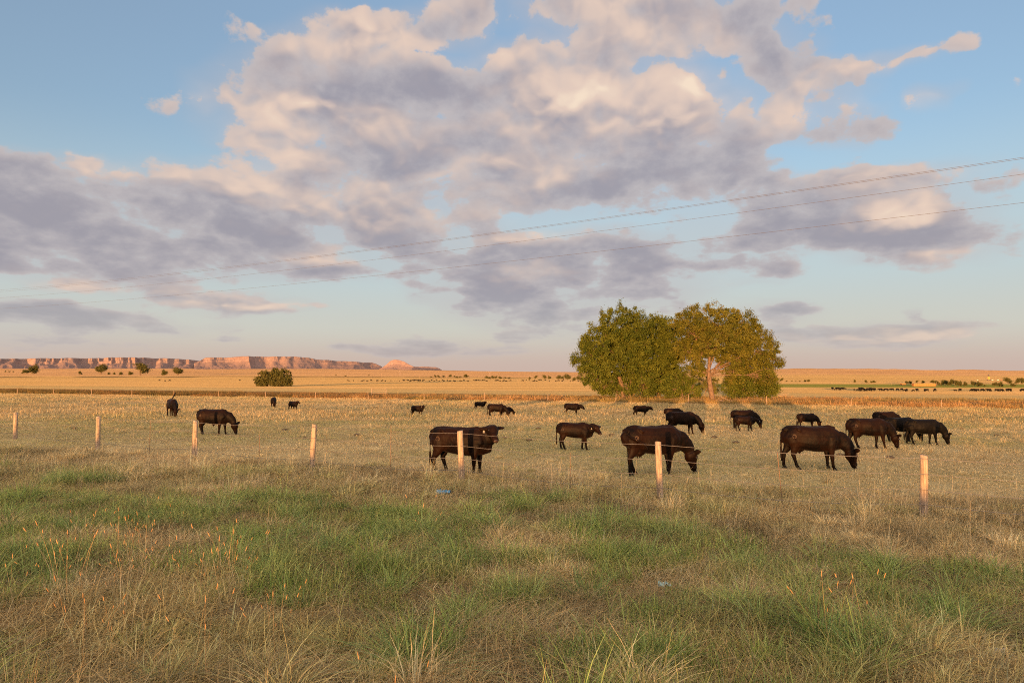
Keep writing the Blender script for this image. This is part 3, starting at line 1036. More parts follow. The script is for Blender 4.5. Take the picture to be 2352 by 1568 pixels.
def ring_tube(V, F, path, n=14, up=(0, 0, 1), boxy=0.0):
    """closed tube through (centre, lateral radius, vertical radius)"""
    up = Vector(up)
    C = [Vector(p[0]) for p in path]
    base = len(V)
    m = len(C)
    rings = []
    for i in range(m):
        t = (C[min(i + 1, m - 1)] - C[max(i - 1, 0)]).normalized()
        s = up.cross(t)
        if s.length < 1e-3:
            s = Vector((0, 1, 0))
        s.normalize()
        u = t.cross(s).normalized()
        rings.append((C[i], t, s, u, path[i][1], path[i][2]))
    # rounded ends
    c, t, s, u, a, b = rings[0]
    r0 = (c - t * min(a, b) * 0.55, t, s, u, a * 0.62, b * 0.62)
    c, t, s, u, a, b = rings[-1]
    r1 = (c + t * min(a, b) * 0.55, t, s, u, a * 0.62, b * 0.62)
    rings = [r0] + rings + [r1]
    for (c, t, s, u, a, b) in rings:
        for j in range(n):
            an = 2 * math.pi * j / n
            ca, sa = math.cos(an), math.sin(an)
            k = 1.0 / max(abs(ca) ** (2 + boxy) + abs(sa) ** (2 + boxy), 1e-6) ** (1.0 / (2 + boxy)) if boxy else 1.0
            V.append(c + s * (a * ca * k) + u * (b * sa * k))
    m = len(rings)
    for i in range(m - 1):
        for j in range(n):
            F.append((base + i * n + j, base + i * n + (j + 1) % n, base + (i + 1) * n + (j + 1) % n, base + (i + 1) * n + j))
    i0 = len(V)
    V.append(rings[0][0] - rings[0][1] * min(rings[0][4], rings[0][5]) * 0.35)
    V.append(rings[-1][0] + rings[-1][1] * min(rings[-1][4], rings[-1][5]) * 0.35)
    for j in range(n):
        F.append((i0, base + (j + 1) % n, base + j))
        F.append((i0 + 1, base + (m - 1) * n + j, base + (m - 1) * n + (j + 1) % n))


def lerp(a, b, f):
    return Vector(a) * (1 - f) + Vector(b) * f


HEADS = {   # poll and muzzle in body space
    'graze': ((1.12, 0.0, 0.60), (1.25, 0.0, 0.11)),
    'low': ((1.12, 0.0, 1.00), (1.44, 0.0, 0.70)),
    'level': ((1.12, 0.0, 1.13), (1.47, 0.0, 0.86)),
    'look': ((1.02, 0.0, 1.16), (1.40, 0.0, 0.90)),
    'up': ((0.90, 0.0, 1.33), (1.30, 0.0, 1.06)),
}


def cow_geometry(head='graze', face=None, gait=(0.10, -0.12, 0.10, -0.08), tail='down', fat=1.0, leg=1.0, udder=False, sheath=False, neck_yaw=0.0):
    """body of a beef animal as overlapping closed tubes; +x is forward, feet at z = 0"""
    V, F = [], []
    body = [(-0.83, 1.25, 0.96, 0.11), (-0.78, 1.31, 0.82, 0.19), (-0.64, 1.335, 0.73, 0.255), (-0.45, 1.345, 0.665, 0.285), (-0.22, 1.335, 0.615, 0.310),
            (0.02, 1.325, 0.575, 0.325), (0.26, 1.325, 0.560, 0.310), (0.46, 1.338, 0.570, 0.265), (0.62, 1.315, 0.60, 0.225), (0.74, 1.25, 0.68, 0.175), (0.83, 1.14, 0.79, 0.115)]
    path = []
    for x, tz, bz_, w in body:
        bz_ = bz_ + (1 - fat) * 0.30
        path.append(((x, 0, (tz + bz_) / 2), w * (0.35 + 0.65 * fat), (tz - bz_) / 2))
    ring_tube(V, F, path, 18, (0, 0, 1), 0.45)
    # spine, hook bones, pin bones and shoulder blades keep it from being a barrel
    ring_tube(V, F, [((-0.74, 0, 1.29), 0.07, 0.045), ((-0.52, 0, 1.315), 0.10, 0.05), ((-0.25, 0, 1.305), 0.075, 0.04), ((0.2, 0, 1.30), 0.06, 0.04), ((0.48, 0, 1.325), 0.06, 0.05), ((0.66, 0, 1.28), 0.05, 0.05)], 12)
    for sy in (1, -1):
        ring_tube(V, F, [((-0.50, 0.16 * sy, 1.27), 0.07, 0.06), ((-0.44, 0.235 * sy, 1.235), 0.06, 0.055), ((-0.40, 0.25 * sy, 1.19), 0.045, 0.05)], 10)
        ring_tube(V, F, [((-0.74, 0.08 * sy, 1.24), 0.055, 0.05), ((-0.83, 0.095 * sy, 1.20), 0.04, 0.045)], 10)
        ring_tube(V, F, [((0.50, 0.12 * sy, 1.27), 0.06, 0.09), ((0.54, 0.19 * sy, 1.08), 0.06, 0.12), ((0.60, 0.215 * sy, 0.90), 0.07, 0.12)], 10, (1, 0, 0))
    for sy, gh, gf in ((1, gait[0], gait[2]), (-1, gait[1], gait[3])):
        def J(x, y, z, top, g):
            return (x + g * (1 - z / top), y * sy, z * leg if z < 0.7 else z)
        hip = [((-0.60, 0.14, 1.00), 0.15, 0.24), ((-0.57, 0.175, 0.84), 0.125, 0.215), ((-0.585, 0.18, 0.70), 0.088, 0.150), ((-0.645, 0.175, 0.56), 0.062, 0.098),
               ((-0.685, 0.17, 0.47), 0.050, 0.070), ((-0.655, 0.17, 0.28), 0.042, 0.050), ((-0.635, 0.17, 0.14), 0.048, 0.054), ((-0.605, 0.17, 0.075), 0.049, 0.052), ((-0.59, 0.17, 0.045), 0.056, 0.062)]
        ring_tube(V, F, [(J(p[0], p[1], p[2], 0.98, gh), a, b) for p, a, b in hip], 12, (1, 0, 0))
        sh = [((0.50, 0.17, 1.00), 0.115, 0.19), ((0.50, 0.195, 0.80), 0.098, 0.150), ((0.475, 0.19, 0.64), 0.076, 0.104), ((0.47, 0.175, 0.48), 0.062, 0.074), ((0.475, 0.17, 0.38), 0.055, 0.062),
              ((0.475, 0.165, 0.25), 0.042, 0.046), ((0.475, 0.165, 0.13), 0.048, 0.051), ((0.495, 0.165, 0.075), 0.048, 0.050), ((0.505, 0.165, 0.045), 0.055, 0.060)]
        ring_tube(V, F, [(J(p[0], p[1], p[2], 1.00, gf), a, b) for p, a, b in sh], 12, (1, 0, 0))
    # neck and head
    P, M = (Vector(v) for v in HEADS[head])
    if neck_yaw:
        rot = Matrix.Rotation(neck_yaw, 3, 'Z')
        o = Vector((0.66, 0, 0))
        P = rot @ (P - o) + o; M = rot @ (M - o) + o
    if face is not None:
        M = P + Vector(face).normalized() * 0.52
    hd = (M - P); L = hd.length; hd.normalize()
    root = Vector((0.40, 0, 0.99))
    mid = lerp((0.76, 0, 0.98), P, 0.20) + Vector((0, 0, 0.03))
    q3 = lerp(mid, P, 0.55) + Vector((0, 0, 0.035))
    ring_tube(V, F, [(root, 0.18, 0.33), (lerp(root, mid, 0.55), 0.170, 0.300), (mid, 0.152, 0.258), (q3, 0.132, 0.212), (lerp(q3, P, 0.85), 0.112, 0.160)], 14)
    # brisket and dewlap
    ring_tube(V, F, [((0.40, 0, 0.69), 0.11, 0.09), ((0.62, 0, 0.69), 0.11, 0.11), ((0.80, 0, 0.75), 0.085, 0.11), (lerp((0.86, 0, 0.84), q3, 0.3), 0.06, 0.09)], 12)
    upv = Vector((0, 0, 1))
    lat = upv.cross(hd)
    if lat.length < 0.2:
        lat = Vector((0, 1, 0))
    if head == 'graze' and face is None:
        lat = Vector((-math.sin(neck_yaw), math.cos(neck_yaw), 0))
    lat.normalize()
    hup = hd.cross(lat).normalized()
    st = [(-0.05, 0.085, 0.10), (0.05, 0.126, 0.142), (0.20, 0.134, 0.162), (0.36, 0.122, 0.160), (0.56, 0.086, 0.112), (0.76, 0.072, 0.088), (0.92, 0.078, 0.080), (0.99, 0.066, 0.064)]
    ring_tube(V, F, [(P + hd * (f * L) - hup * (0.012 + 0.02 * f), a, b) for f, a, b in [(f, a * 1.24, b * 1.17) for f, a, b in st]], 14, hup)
    ears = []
    for sy in (1, -1):
        e0 = P + hd * 0.03 + lat * (0.095 * sy) + hup * 0.02
        d = (lat * sy * 1.0 + hup * (0.75 if head == 'graze' else -0.10) - hd * 0.22 + Vector((0, 0, -0.06))).normalized()
        ring_tube(V, F, [(e0, 0.026, 0.026), (e0 + d * 0.07, 0.066, 0.034), (e0 + d * 0.16, 0.080, 0.030), (e0 + d * 0.25, 0.040, 0.024)], 10, hup)
        ears.append((e0 + d * 0.135, d))
    # tail
    if tail == 'down':
        tp = [((-0.78, 0, 1.27), .035), ((-0.86, 0, 1.20), .030), ((-0.90, 0.01, 1.02), .028), ((-0.91, 0.02, 0.80), .026), ((-0.91, 0.02, 0.62), .028), ((-0.90, 0.02, 0.48), .040), ((-0.90, 0.02, 0.36), .038), ((-0.90, 0.02, 0.26), .022)]
    elif tail == 'up':
        tp = [((-0.76, 0, 1.24), .050), ((-0.90, 0.05, 1.20), .042), ((-1.02, 0.14, 1.24), .040), ((-1.10, 0.24, 1.38), .040), ((-1.14, 0.34, 1.54), .042), ((-1.20, 0.42, 1.70), .050), ((-1.26, 0.48, 1.80), .034)]
    else:   # swung over the near hip
        tp = [((-0.76, 0, 1.27), .036), ((-0.84, -0.05, 1.25), .032), ((-0.84, -0.17, 1.16), .030), ((-0.72, -0.29, 1.04), .028), ((-0.56, -0.345, 0.97), .028), ((-0.42, -0.36, 0.90), .034), ((-0.33, -0.365, 0.80), .030), ((-0.30, -0.365, 0.72), .016)]
    ring_tube(V, F, [(p, r, r) for p, r in tp], 8, (0.1, 1, 0.1))
    if udder:
        ring_tube(V, F, [((-0.50, 0, 0.66), 0.10, 0.08), ((-0.42, 0, 0.615), 0.125, 0.10), ((-0.30, 0, 0.62), 0.10, 0.08)], 12)
        for sx in (-0.47, -0.37):
            for sy in (-0.055, 0.055):
                ring_tube(V, F, [((sx, sy, 0.55), .022, .022), ((sx, sy, 0.49), .020, .020), ((sx, sy, 0.46), .014, .014)], 8, (1, 0, 0))
    if sheath:
        ring_tube(V, F, [((-0.02, 0, 0.58), 0.06, 0.06), ((0.0, 0, 0.51), 0.05, 0.06), ((-0.02, 0, 0.46), 0.025, 0.03)], 10, (1, 0, 0))
    feet = []
    for sy, gh, gf in ((1, gait[0], gait[2]), (-1, gait[1], gait[3])):
        feet.append((-0.585 + gh * 0.97, 0.17 * sy)); feet.append((0.51 + gf * 0.97, 0.165 * sy))
    info = dict(P=P, M=M, hd=hd, lat=lat, hup=hup, L=L, ears=ears, feet=feet)
    return V, F, info


def hoof_mesh():
    V, F = [], []
    for (z, a, b, sx) in ((0.0, 0.062, 0.082, 0.012), (0.03, 0.060, 0.076, 0.006), (0.065, 0.052, 0.060, -0.004)):
        for j in range(12):
            an = 2 * math.pi * j / 12
            r = 1.0 - 0.16 * max(0, math.cos(an)) ** 8          # cleft at the toe
            V.append((sx + b * math.cos(an) * r, a * math.sin(an), z))
    for i in range(2):
        for j in range(12):
            F.append((i * 12 + j, i * 12 + (j + 1) % 12, (i + 1) * 12 + (j + 1) % 12, (i + 1) * 12 + j))
    F.append(tuple(range(24, 36))); F.append(tuple(range(11, -1, -1)))
    me = bpy.data.meshes.new('hoof')
    me.from_pydata(V, [], F)
    me.materials.append(HORN)
    return me


HOOF = hoof_mesh()


def ball(name, c, r, material, parent, sq=(1, 1, 1), axes=None):
    bm = bmesh.new()
    bmesh.ops.create_icosphere(bm, subdivisions=2, radius=1.0)
    A = axes or (Vector((1, 0, 0)), Vector((0, 1, 0)), Vector((0, 0, 1)))
    for v in bm.verts:
        p = v.co.copy()
        v.co = Vector(c) + (A[0] * (p.x * sq[0]) + A[1] * (p.y * sq[1]) + A[2] * (p.z * sq[2])) * r
    me = bpy.data.meshes.new(name)
    bm.to_mesh(me); bm.free()
    for p in me.polygons: p.use_smooth = True
    me.materials.append(material)
    o = bpy.data.objects.new(name, me)
    COL.objects.link(o)
    o.parent = parent
    return o


def stroke(name, lines, r, material, parent, n=5):
    """raised line through lists of points"""
    V, F = [], []
    for L_ in lines:
        base = len(V)
        L_ = [Vector(p) for p in L_]
        for i, p in enumerate(L_):
            t = (L_[min(i + 1, len(L_) - 1)] - L_[max(i - 1, 0)]).normalized()
            s = t.cross(Vector((0.2, 1, 0.1))).normalized()
            u = t.cross(s)
            for j in range(n):
                an = 2 * math.pi * j / n
                V.append(p + s * (r * math.cos(an)) + u * (r * 0.6 * math.sin(an)))
        for i in range(len(L_) - 1):
            for j in range(n):
                F.append((base + i * n + j, base + i * n + (j + 1) % n, base + (i + 1) * n + (j + 1) % n, base + (i + 1) * n + j))
    return mesh_ob(name, V, F, material, parent)


# px, feet, back (as seen), heading, options, label
GR = 'cattle grazing in the near pasture'
CAM_FACE = 'cam'
COWS = [
    (395, 957, 916, -52, dict(head='graze', tail='up', gait=(.05, -.1, .12, -.05)), 'brown', False, 'dark cow grazing with its tail flung up, farthest left of the herd', 'cow'),
    (490, 998, 939, -4, dict(head='graze', tail='down', fat=1.06, sheath=True, gait=(-.05, .12, .1, -.12)), 'brown', True, 'stocky dark bull grazing side-on behind the second and third fence posts', 'bull'),
    (628, 936, 912, -80, dict(head='graze', neck_yaw=0.5), 'brown', False, 'dark cow seen head-on, head down, left of the calf and below the round bush', 'cow'),
    (673, 944, 921, -38, dict(head='up', fat=0.92, face=(.7, -.5, -.25)), 'brown', False, 'dark calf standing just right of the head-on cow, below the round bush', 'calf'),
    (958, 955, 931, -24, dict(head='up', fat=0.9, face=(.3, -.8, -.3), gait=(-.1, .05, .1, -.02)), 'brown', False, 'dark calf standing alone in mid pasture, head raised towards the viewer', 'calf'),
    (1102, 941, 922, -14, dict(head='up', fat=0.9, face=(.4, -.8, -.3)), 'brown', False, 'small dark calf looking back, just behind a grazing cow, left of the trees', 'calf'),
    (1140, 958, 927, -8, dict(head='graze', gait=(-.12, .12, .05, -.1), udder=True), 'brown', True, 'dark cow grazing nose to nose with a calf, left of the trees', 'cow'),
    (1163, 956, 934, 28, dict(head='graze', fat=0.9), 'brown', False, 'dark calf half hidden behind the head of a grazing cow', 'calf'),
    (1314, 953, 926, 0, dict(head='low', gait=(.1, -.05, .08, -.1)), 'brown', False, 'dark cow stretching its head low, in front of the left end of the trees', 'cow'),
    (1320, 1032, 970, -8, dict(head='look', fat=0.93, face=(.42, -.75, -.60), gait=(-.08, .14, -.14, .12)), 'brown', True, 'branded dark calf turning its face to the viewer between two large cows', 'calf'),
    (1058, 1091, 980, -14, dict(head='up', fat=1.02, face=(.25, -.9, -.62), gait=(.18, -.1, .04, -.06)), 'brown', True, 'large dark cow standing at the fence post, staring at the viewer', 'cow'),
    (1472, 957, 931, 0, dict(head='level', gait=(-.2, .2, .28, -.12), fat=0.95), 'brown', True, 'dark cow walking to the right with outstretched neck, in front of the trees', 'cow'),
    (1546, 968, 937, 2, dict(head='graze'), 'brown', True, 'dark cow whose rump shows behind a larger grazing cow', 'cow'),
    (1566, 997, 945, -12, dict(head='graze', gait=(-.15, .1, -.08, .16), udder=True), 'brown', True, 'dark cow grazing right behind the large cow with the swung tail', 'cow'),
    (1500, 1089, 977, 12, dict(head='graze', tail='over', fat=1.04, udder=True, gait=(.14, -.12, .05, -.08)), 'brown', True, 'large dark cow grazing behind the fence post, tail swung over its hip', 'cow'),
    (1708, 984, 941, 0, dict(head='graze', neck_yaw=-0.1), 'brown', False, 'dark cow grazing behind a branded calf, right of the trees', 'cow'),
    (1710, 990, 955, 0, dict(head='low', fat=0.92, face=(.8, .5, -.45), gait=(-.05, .16, -.1, .1)), 'brown', True, 'branded dark calf standing close against the side of a grazing cow', 'calf'),
    (1853, 983, 949, 0, dict(head='graze', gait=(-.1, .05, .08, -.05)), 'brown', True, 'dark cow grazing just above the back of a large cow at the right', 'cow'),
    (1866, 1077, 977, -8, dict(head='graze', fat=1.05, gait=(-.20, .16, .02, .10), udder=True), 'brown', True, 'large brown-black cow grazing with an ear tag, nearest of the right group', 'cow'),
    (1994, 1030, 960, -6, dict(head='graze', gait=(-.06, .16, -.08, .18), udder=True), 'brown', True, 'dark cow grazing with a hanging udder, second from the left in the right group', 'cow'),
    (2034, 988, 945, 0, dict(head='graze'), 'brown', True, 'dark brown cow whose back shows above the black cows', 'cow'),
    (2068, 1014, 958, 4, dict(head='graze', fat=1.03), 'black', False, 'black cow in the middle of the right group, half hidden by its neighbours', 'cow'),
    (2120, 1021, 962, -8, dict(head='graze', gait=(-.1, .1, -.1, .12)), 'black', False, 'black cow grazing at the right end of the group', 'cow'),
]

pending = []
TAGGED = {2, 3, 4, 5, 6, 8, 9, 10, 16, 18, 19}
for ci, (px, vf, vb, head_deg, opt, coat, brand, label, cat) in enumerate(COWS):
    pos = on_ground(px, vf)
    scale = (vf - vb) / FPX * pos.y / 1.35
    th = R(head_deg)
    opt = dict(opt)
    if 'face' in opt:                                   # given relative to the viewer: (right, towards -, up)
        fx, fy, fz = opt['face']
        wv = Vector((fx, fy, fz))
        opt['face'] = Matrix.Rotation(-th, 3, 'Z') @ wv
    V, F, info = cow_geometry(**opt)
    c = empty('bull' if cat == 'bull' else ('calf' if cat == 'calf' else 'cow'), pos - Vector((0, 0, 0.015)), th, scale)
    tag(c, label, cat, GR)
    b = mesh_ob('body', V, F, COAT_BLACK if coat == 'black' else COAT_BROWN)
    near = (vf - vb) > 90
    rm = b.modifiers.new('skin', 'REMESH')
    rm.mode = 'VOXEL'
    rm.voxel_size = 0.018 if near else (0.022 if vf - vb > 45 else 0.023)
    smo = b.modifiers.new('smooth', 'SMOOTH')
    smo.factor = 0.5
    smo.iterations = 5 if near else 3
    pending.append((c, b, info, brand, near, vf - vb, ci in TAGGED))

dg = bpy.context.evaluated_depsgraph_get()
for (c, b, info, brand, near, size, tagged) in pending:
    me = bpy.data.meshes.new_from_object(b.evaluated_get(dg))
    me.name = 'body'
    co = np.empty(len(me.vertices) * 3, np.float32); me.vertices.foreach_get('co', co); co = co.reshape(-1, 3)
    no = np.empty(len(me.vertices) * 3, np.float32); me.vertices.foreach_get('normal', no); no = no.reshape(-1, 3)
    bump = fbm2(co[:, 0] * 3.6 + size, co[:, 2] * 3.4 + co[:, 1] * 2.0, 3, int(size)) * 0.026          # muscle and folds
    wgt = sm(co[:, 2], 0.5, 0.75)
    co = co + no * (bump * wgt)[:, None]
    me.vertices.foreach_set('co', np.ascontiguousarray(co, np.float32).ravel()); me.update()
    for p in me.polygons:
        p.use_smooth = True
    b.modifiers.clear()
    b.data = me
    b.parent = c
    for (fx, fy) in info['feet']:
        h = bpy.data.objects.new('hoof', HOOF)
        COL.objects.link(h)
        h.parent = b
        h.location = (fx, fy, 0.0)
    P, hd, lat, hup, L = info['P'], info['hd'], info['lat'], info['hup'], info['L']
    if size > 40:
        for sy in (1, -1):
            ball('eye', P + hd * (0.33 * L) + lat * (0.128 * sy) + hup * 0.062, 0.024, EYE, b)
        ball('nose', P + hd * (0.99 * L + 0.041) - hup * 0.015, 0.070, NOSE, b, (0.42, 1.08, 0.80), (hd, lat, hup))
    if tagged:
        ep, ed = info['ears'][1] if lat.dot(Vector((0, 1, 0))) > 0 else info['ears'][0]
        a = ep - hd * 0.0 + ed * 0.01 + Vector((0, 0, -0.03))
        t1 = lat * 0.028
        t2 = Vector((0, 0, -0.075))
        nrm = t1.cross(t2).normalized() * 0.003
        for k in (-1,):
            quad = [a - t1 * 0.6, a + t1 * 0.6, a + t1 + t2, a - t1 + t2]
            off = hd * 0.026
            vv = [q + off + nrm for q in quad] + [q + off - nrm for q in quad]
            mesh_ob('ear_tag', vv, [(0, 1, 2, 3), (7, 6, 5, 4), (0, 4, 5, 1), (1, 5, 6, 2), (2, 6, 7, 3), (3, 7, 4, 0)], TAGM, b)
    if brand:
        tree = BVHTree.FromPolygons([v.co for v in me.vertices], [tuple(p.vertices) for p in me.polygons])
        def proj(x, z):
            h = tree.ray_cast(Vector((x, -2, z)), Vector((0, 1, 0)))
            return (h[0] + Vector((0, -0.004, 0))) if h[0] is not None else Vector((x, -0.3, z))
        cx, cz = -0.58, 1.03
        horse = [(cx + 0.052 * math.sin(R(a)), cz + 0.060 * math.cos(R(a))) for a in range(-155, 165, 20)]
        hook = [(cx - 0.022, cz + 0.028), (cx + 0.004, cz + 0.040), (cx + 0.026, cz + 0.018), (cx + 0.010, cz - 0.006), (cx + 0.020, cz - 0.030), (cx + 0.004, cz - 0.050)]
        stroke('brand_mark', [[proj(*p) for p in horse], [proj(*p) for p in hook]], 0.006, BRANDM, b)


# ------------------------------------------------------------------ trees
def leaf_material(name, a, b, trans=0.16):
    m, g, out = mat(name)
    at = g.n('ShaderNodeAttribute', attribute_type='GEOMETRY', attribute_name='shade')
    c = g.mix(at.outputs['Fac'], a, b)
    d = g.n('ShaderNodeBsdfDiffuse'); tr = g.n('ShaderNodeBsdfTranslucent')
    g.link(c, d.inputs[0]); g.link(c, tr.inputs[0])
    mx = g.n('ShaderNodeMixShader'); mx.inputs[0].default_value = trans
    g.link(d.outputs[0], mx.inputs[1]); g.link(tr.outputs[0], mx.inputs[2])
    g.link(mx.outputs[0], out.inputs[0])
    return m


def bark_material():
    m, g, out = mat('bark')
    tc = g.n('ShaderNodeTexCoord').outputs['Object']
    n = g.noise(g.vmath('MULTIPLY', tc, (6.0, 6.0, 1.2)), 2.0, 5, 0.65)
    c = g.mix(g.sstep(n, 0.35, 0.65), (0.08, 0.055, 0.038), (0.18, 0.125, 0.085))
    bp = g.n('ShaderNodeBump'); bp.inputs['Strength'].default_value = 0.7; bp.inputs['Distance'].default_value = 0.06
    g.link(n, bp.inputs['Height'])
    b = principled(g, c, 0.9, bp.outputs[0], 0.1)
    g.link(b.outputs[0], out.inputs[0])
    return m


LEAF = leaf_material('cottonwood_leaf', (0.026, 0.046, 0.008), (0.125, 0.142, 0.026))
LEAF_GOLD = leaf_material('turning_leaf', (0.034, 0.050, 0.009), (0.160, 0.150, 0.030))
LEAF_FAR = leaf_material('distant_leaf', (0.055, 0.065, 0.020), (0.115, 0.105, 0.036))
BARK = bark_material()
DEADWOOD = plain('dead_wood', (0.34, 0.25, 0.18), 0.9, 0.1, 0.35, 3)


def limb(V, F, pts_, r0, r1, n=7):
    base = len(V)
    m = len(pts_)
    for i, p in enumerate(pts_):
        t = (pts_[min(i + 1, m - 1)] - pts_[max(i - 1, 0)]).normalized()
        s = t.cross(Vector((0.31, 0.83, 0.2)))
        if s.length < 1e-3:
            s = t.cross(Vector((1, 0, 0)))
        s.normalize()
        u = t.cross(s)
        f = i / (m - 1)
        r = r0 * (1 - f) + r1 * f
        if i == 0 and p.z < 0.3 and r0 > 0.12:
            r *= 1.35
        for j in range(n):
            an = 2 * math.pi * j / n
            V.append(p + s * (r * math.cos(an)) + u * (r * math.sin(an)))
    for i in range(m - 1):
        for j in range(n):
            F.append((base + i * n + j, base + i * n + (j + 1) % n, base + (i + 1) * n + (j + 1) % n, base + (i + 1) * n + j))
    F.append(tuple(base + (m - 1) * n + j for j in range(n)))


def bend(a, b, rg, k=0.12, n=6):
    a, b = Vector(a), Vector(b)
    L = (b - a).length
    off = Vector(rg.normal(0, k * L, 3).tolist())
    return [a.lerp(b, i / (n - 1)) + off * (4 * (i / (n - 1)) * (1 - i / (n - 1))) * 0.5 + Vector((0, 0, 0.06 * L * math.sin(math.pi * i / (n - 1)))) for i in range(n)]


def leaf_cloud(rg, centers, radii, per, size, hang=0.25):
    """leaf-sized quads in clumps; returns vertices, faces and a shade per vertex"""
    n = len(centers) * per
    c = np.repeat(centers, per, 0)
    r = np.repeat(radii, per)[:, None]
    st = np.repeat(rg.uniform(0.35, 0.75, (len(centers), 3)), per, 0)      # every clump has its own shape
    d = rg.normal(0, 1, (n, 3)) * st
    p = c + d * r * 1.05
    nrm = rg.normal(0, 1, (n, 3)) + np.array([0, 0, hang])
    nrm /= np.linalg.norm(nrm, axis=1, keepdims=True)
    u = np.cross(nrm, rg.normal(0, 1, (n, 3)))
    u /= np.linalg.norm(u, axis=1, keepdims=True)
    v = np.cross(nrm, u)
    s = size * rg.uniform(0.65, 1.35, (n, 1))
    V = np.stack([p - u * s * 0.5, p + v * s * 0.36 + nrm * s * 0.08, p + u * s * 0.5, p - v * s * 0.36 + nrm * s * 0.08], 1).reshape(-1, 3)
    F = np.arange(4 * n).reshape(n, 4)
    clump = np.repeat(rg.uniform(0, 1, len(centers)), per)
    sh = np.repeat(np.clip(0.55 * clump + 0.45 * rg.uniform(0, 1, n), 0, 1), 4)
    return V, F, sh


def crown_object(name, V, F, sh, material, parent):
    o = mesh_ob(name, V, F, material, parent)
    a = o.data.attributes.new('shade', 'FLOAT', 'POINT')
    a.data.foreach_set('value', sh.astype(np.float32))
    return o


def big_tree(name, base, depth_k, lobes, trunk_px, fork_px, seed, material, clumps, per, leaf=0.165, r_trunk=0.34, extra=()):
    """lobes: (px, py, half width, half height) of the crown's masses as seen; built at the tree's own distance"""
    rg = np.random.default_rng(seed)
    root = empty(name, base)
    D = base.y
    def loc(px, py, dy=0.0):
        q_ = at_depth(px, py, D + dy)
        return Vector((q_.x - base.x, dy, q_.z - base.z))
    mpp = D / FPX
    VT, FT = [], []
    fork = loc(*fork_px)
    foot = Vector((0, 0, -0.15))
    limb(VT, FT, bend(foot, fork, rg, 0.05, 7), r_trunk, r_trunk * 0.72, 12)
    topc = loc(sum(l[0] for l in lobes[:3]) / len(lobes[:3]), min(l[1] for l in lobes) + 8)
    leader = bend(fork, topc, rg, 0.07, 8)
    limb(VT, FT, leader, r_trunk * 0.62, 0.07, 9)
    cs, rs = [], []
    vol = np.array([l[2] * l[3] for l in lobes], float)
    vol /= vol.sum()
    for (px, py, hw, hh), share in zip(lobes, vol):
        dy = rg.uniform(-1.3, 1.3)
        c = loc(px, py, dy)
        R3 = np.array([hw * mpp, hw * mpp * 0.85, hh * mpp])
        s0 = leader[int(rg.integers(0, 4))] if c.z > fork.z + 1.0 else fork.lerp(foot, rg.uniform(0.0, 0.25))
        limb(VT, FT, bend(s0, c, rg, 0.14, 8), r_trunk * rg.uniform(0.22, 0.36), 0.05, 8)
        n = max(6, int(clumps * share))
        d = rg.normal(0, 1, (n, 3)); d /= np.linalg.norm(d, axis=1, keepdims=True)
        rad = rg.uniform(0.12, 1.0, (n, 1)) ** 0.42
        pc = np.array(c)[None] + d * rad * R3[None] * (1 + 0.06 * rg.normal(0, 1, (n, 1)))
        pc[:, 2] = np.maximum(pc[:, 2], 0.3)
        up_ = pc[:, 2] > c.z + 0.45 * R3[2]
        pc[up_, 2] += np.abs(rg.normal(0, 0.35, up_.sum()))                 # ragged top
        cs.append(pc)
        rs.append(rg.uniform(0.22, 0.52, n) * (min(1.0, hw * mpp / 2.0 + 0.3) if D < 200 else 1.9))
        for k in range(0, n, max(1, n // 16)):
            limb(VT, FT, bend(c.lerp(fork, rg.uniform(0.0, 0.35)), Vector(pc[k].tolist()), rg, 0.12, 5), 0.055, 0.015, 5)
    for (a, b, r) in extra:
        limb(VT, FT, bend(loc(*a), loc(*b), rg, 0.08, 6), r, r * 0.6, 9)
    mesh_ob('trunk', VT, FT, BARK, root, smooth=True)
    V, F, sh = leaf_cloud(rg, np.concatenate(cs), np.concatenate(rs), per, leaf)
    crown_object('crown', V, F, sh, material, root)
    return root


g0 = on_ground(1432, 919)
tag(big_tree('cottonwood_tree', g0, 0, [(1432, 757, 70, 50), (1388, 790, 52, 46), (1350, 832, 36, 36), (1462, 795, 48, 55), (1402, 842, 48, 38), (1362, 866, 26, 24), (1388, 885, 24, 20), (1470, 850, 40, 42), (1430, 812, 60, 50), (1352, 795, 22, 26)],
              None, (1412, 848), 3, LEAF, 1100, 128, extra=(((1446, 915), (1448, 870), .22), ((1455, 916), (1470, 862), .18), ((1425, 916), (1405, 860), .15))),
    'broad green cottonwood at the left end of the clump, dense rounded crown', 'tree', 'cottonwoods beyond the pasture')
g1 = on_ground(1518, 918)
tag(big_tree('cottonwood_tree', g1 + Vector((0, 1.5, 0)), 0, [(1515, 770, 40, 40), (1500, 820, 38, 46), (1545, 790, 34, 46), (1530, 840, 36, 44), (1500, 880, 34, 26), (1548, 880, 30, 28)],
              None, (1520, 860), 8, LEAF, 720, 116, r_trunk=0.3, extra=(((1535, 916), (1548, 868), .16), ((1500, 916), (1492, 880), .12))),
    'shorter shaded cottonwood squeezed in the middle of the clump', 'tree', 'cottonwoods beyond the pasture')
g2 = on_ground(1638, 922)
tag(big_tree('cottonwood_tree', g2, 0, [(1640, 742, 66, 40), (1588, 752, 44, 40), (1698, 765, 56, 48), (1742, 795, 44, 42), (1764, 828, 34, 28), (1685, 815, 50, 40), (1602, 800, 40, 44), (1722, 845, 44, 28), (1650, 785, 60, 40), (1575, 800, 28, 40), (1600, 845, 22, 26), (1690, 855, 30, 26), (1755, 862, 26, 22)],
              None, (1628, 852), 15, LEAF_GOLD, 1150, 120, r_trunk=0.36, leaf=0.155, extra=(((1633, 860), (1606, 842), .20), ((1640, 858), (1655, 830), .14))),
    'tall gold tinged cottonwood at the right, bare forked trunk, airy crown', 'tree', 'cottonwoods beyond the pasture')
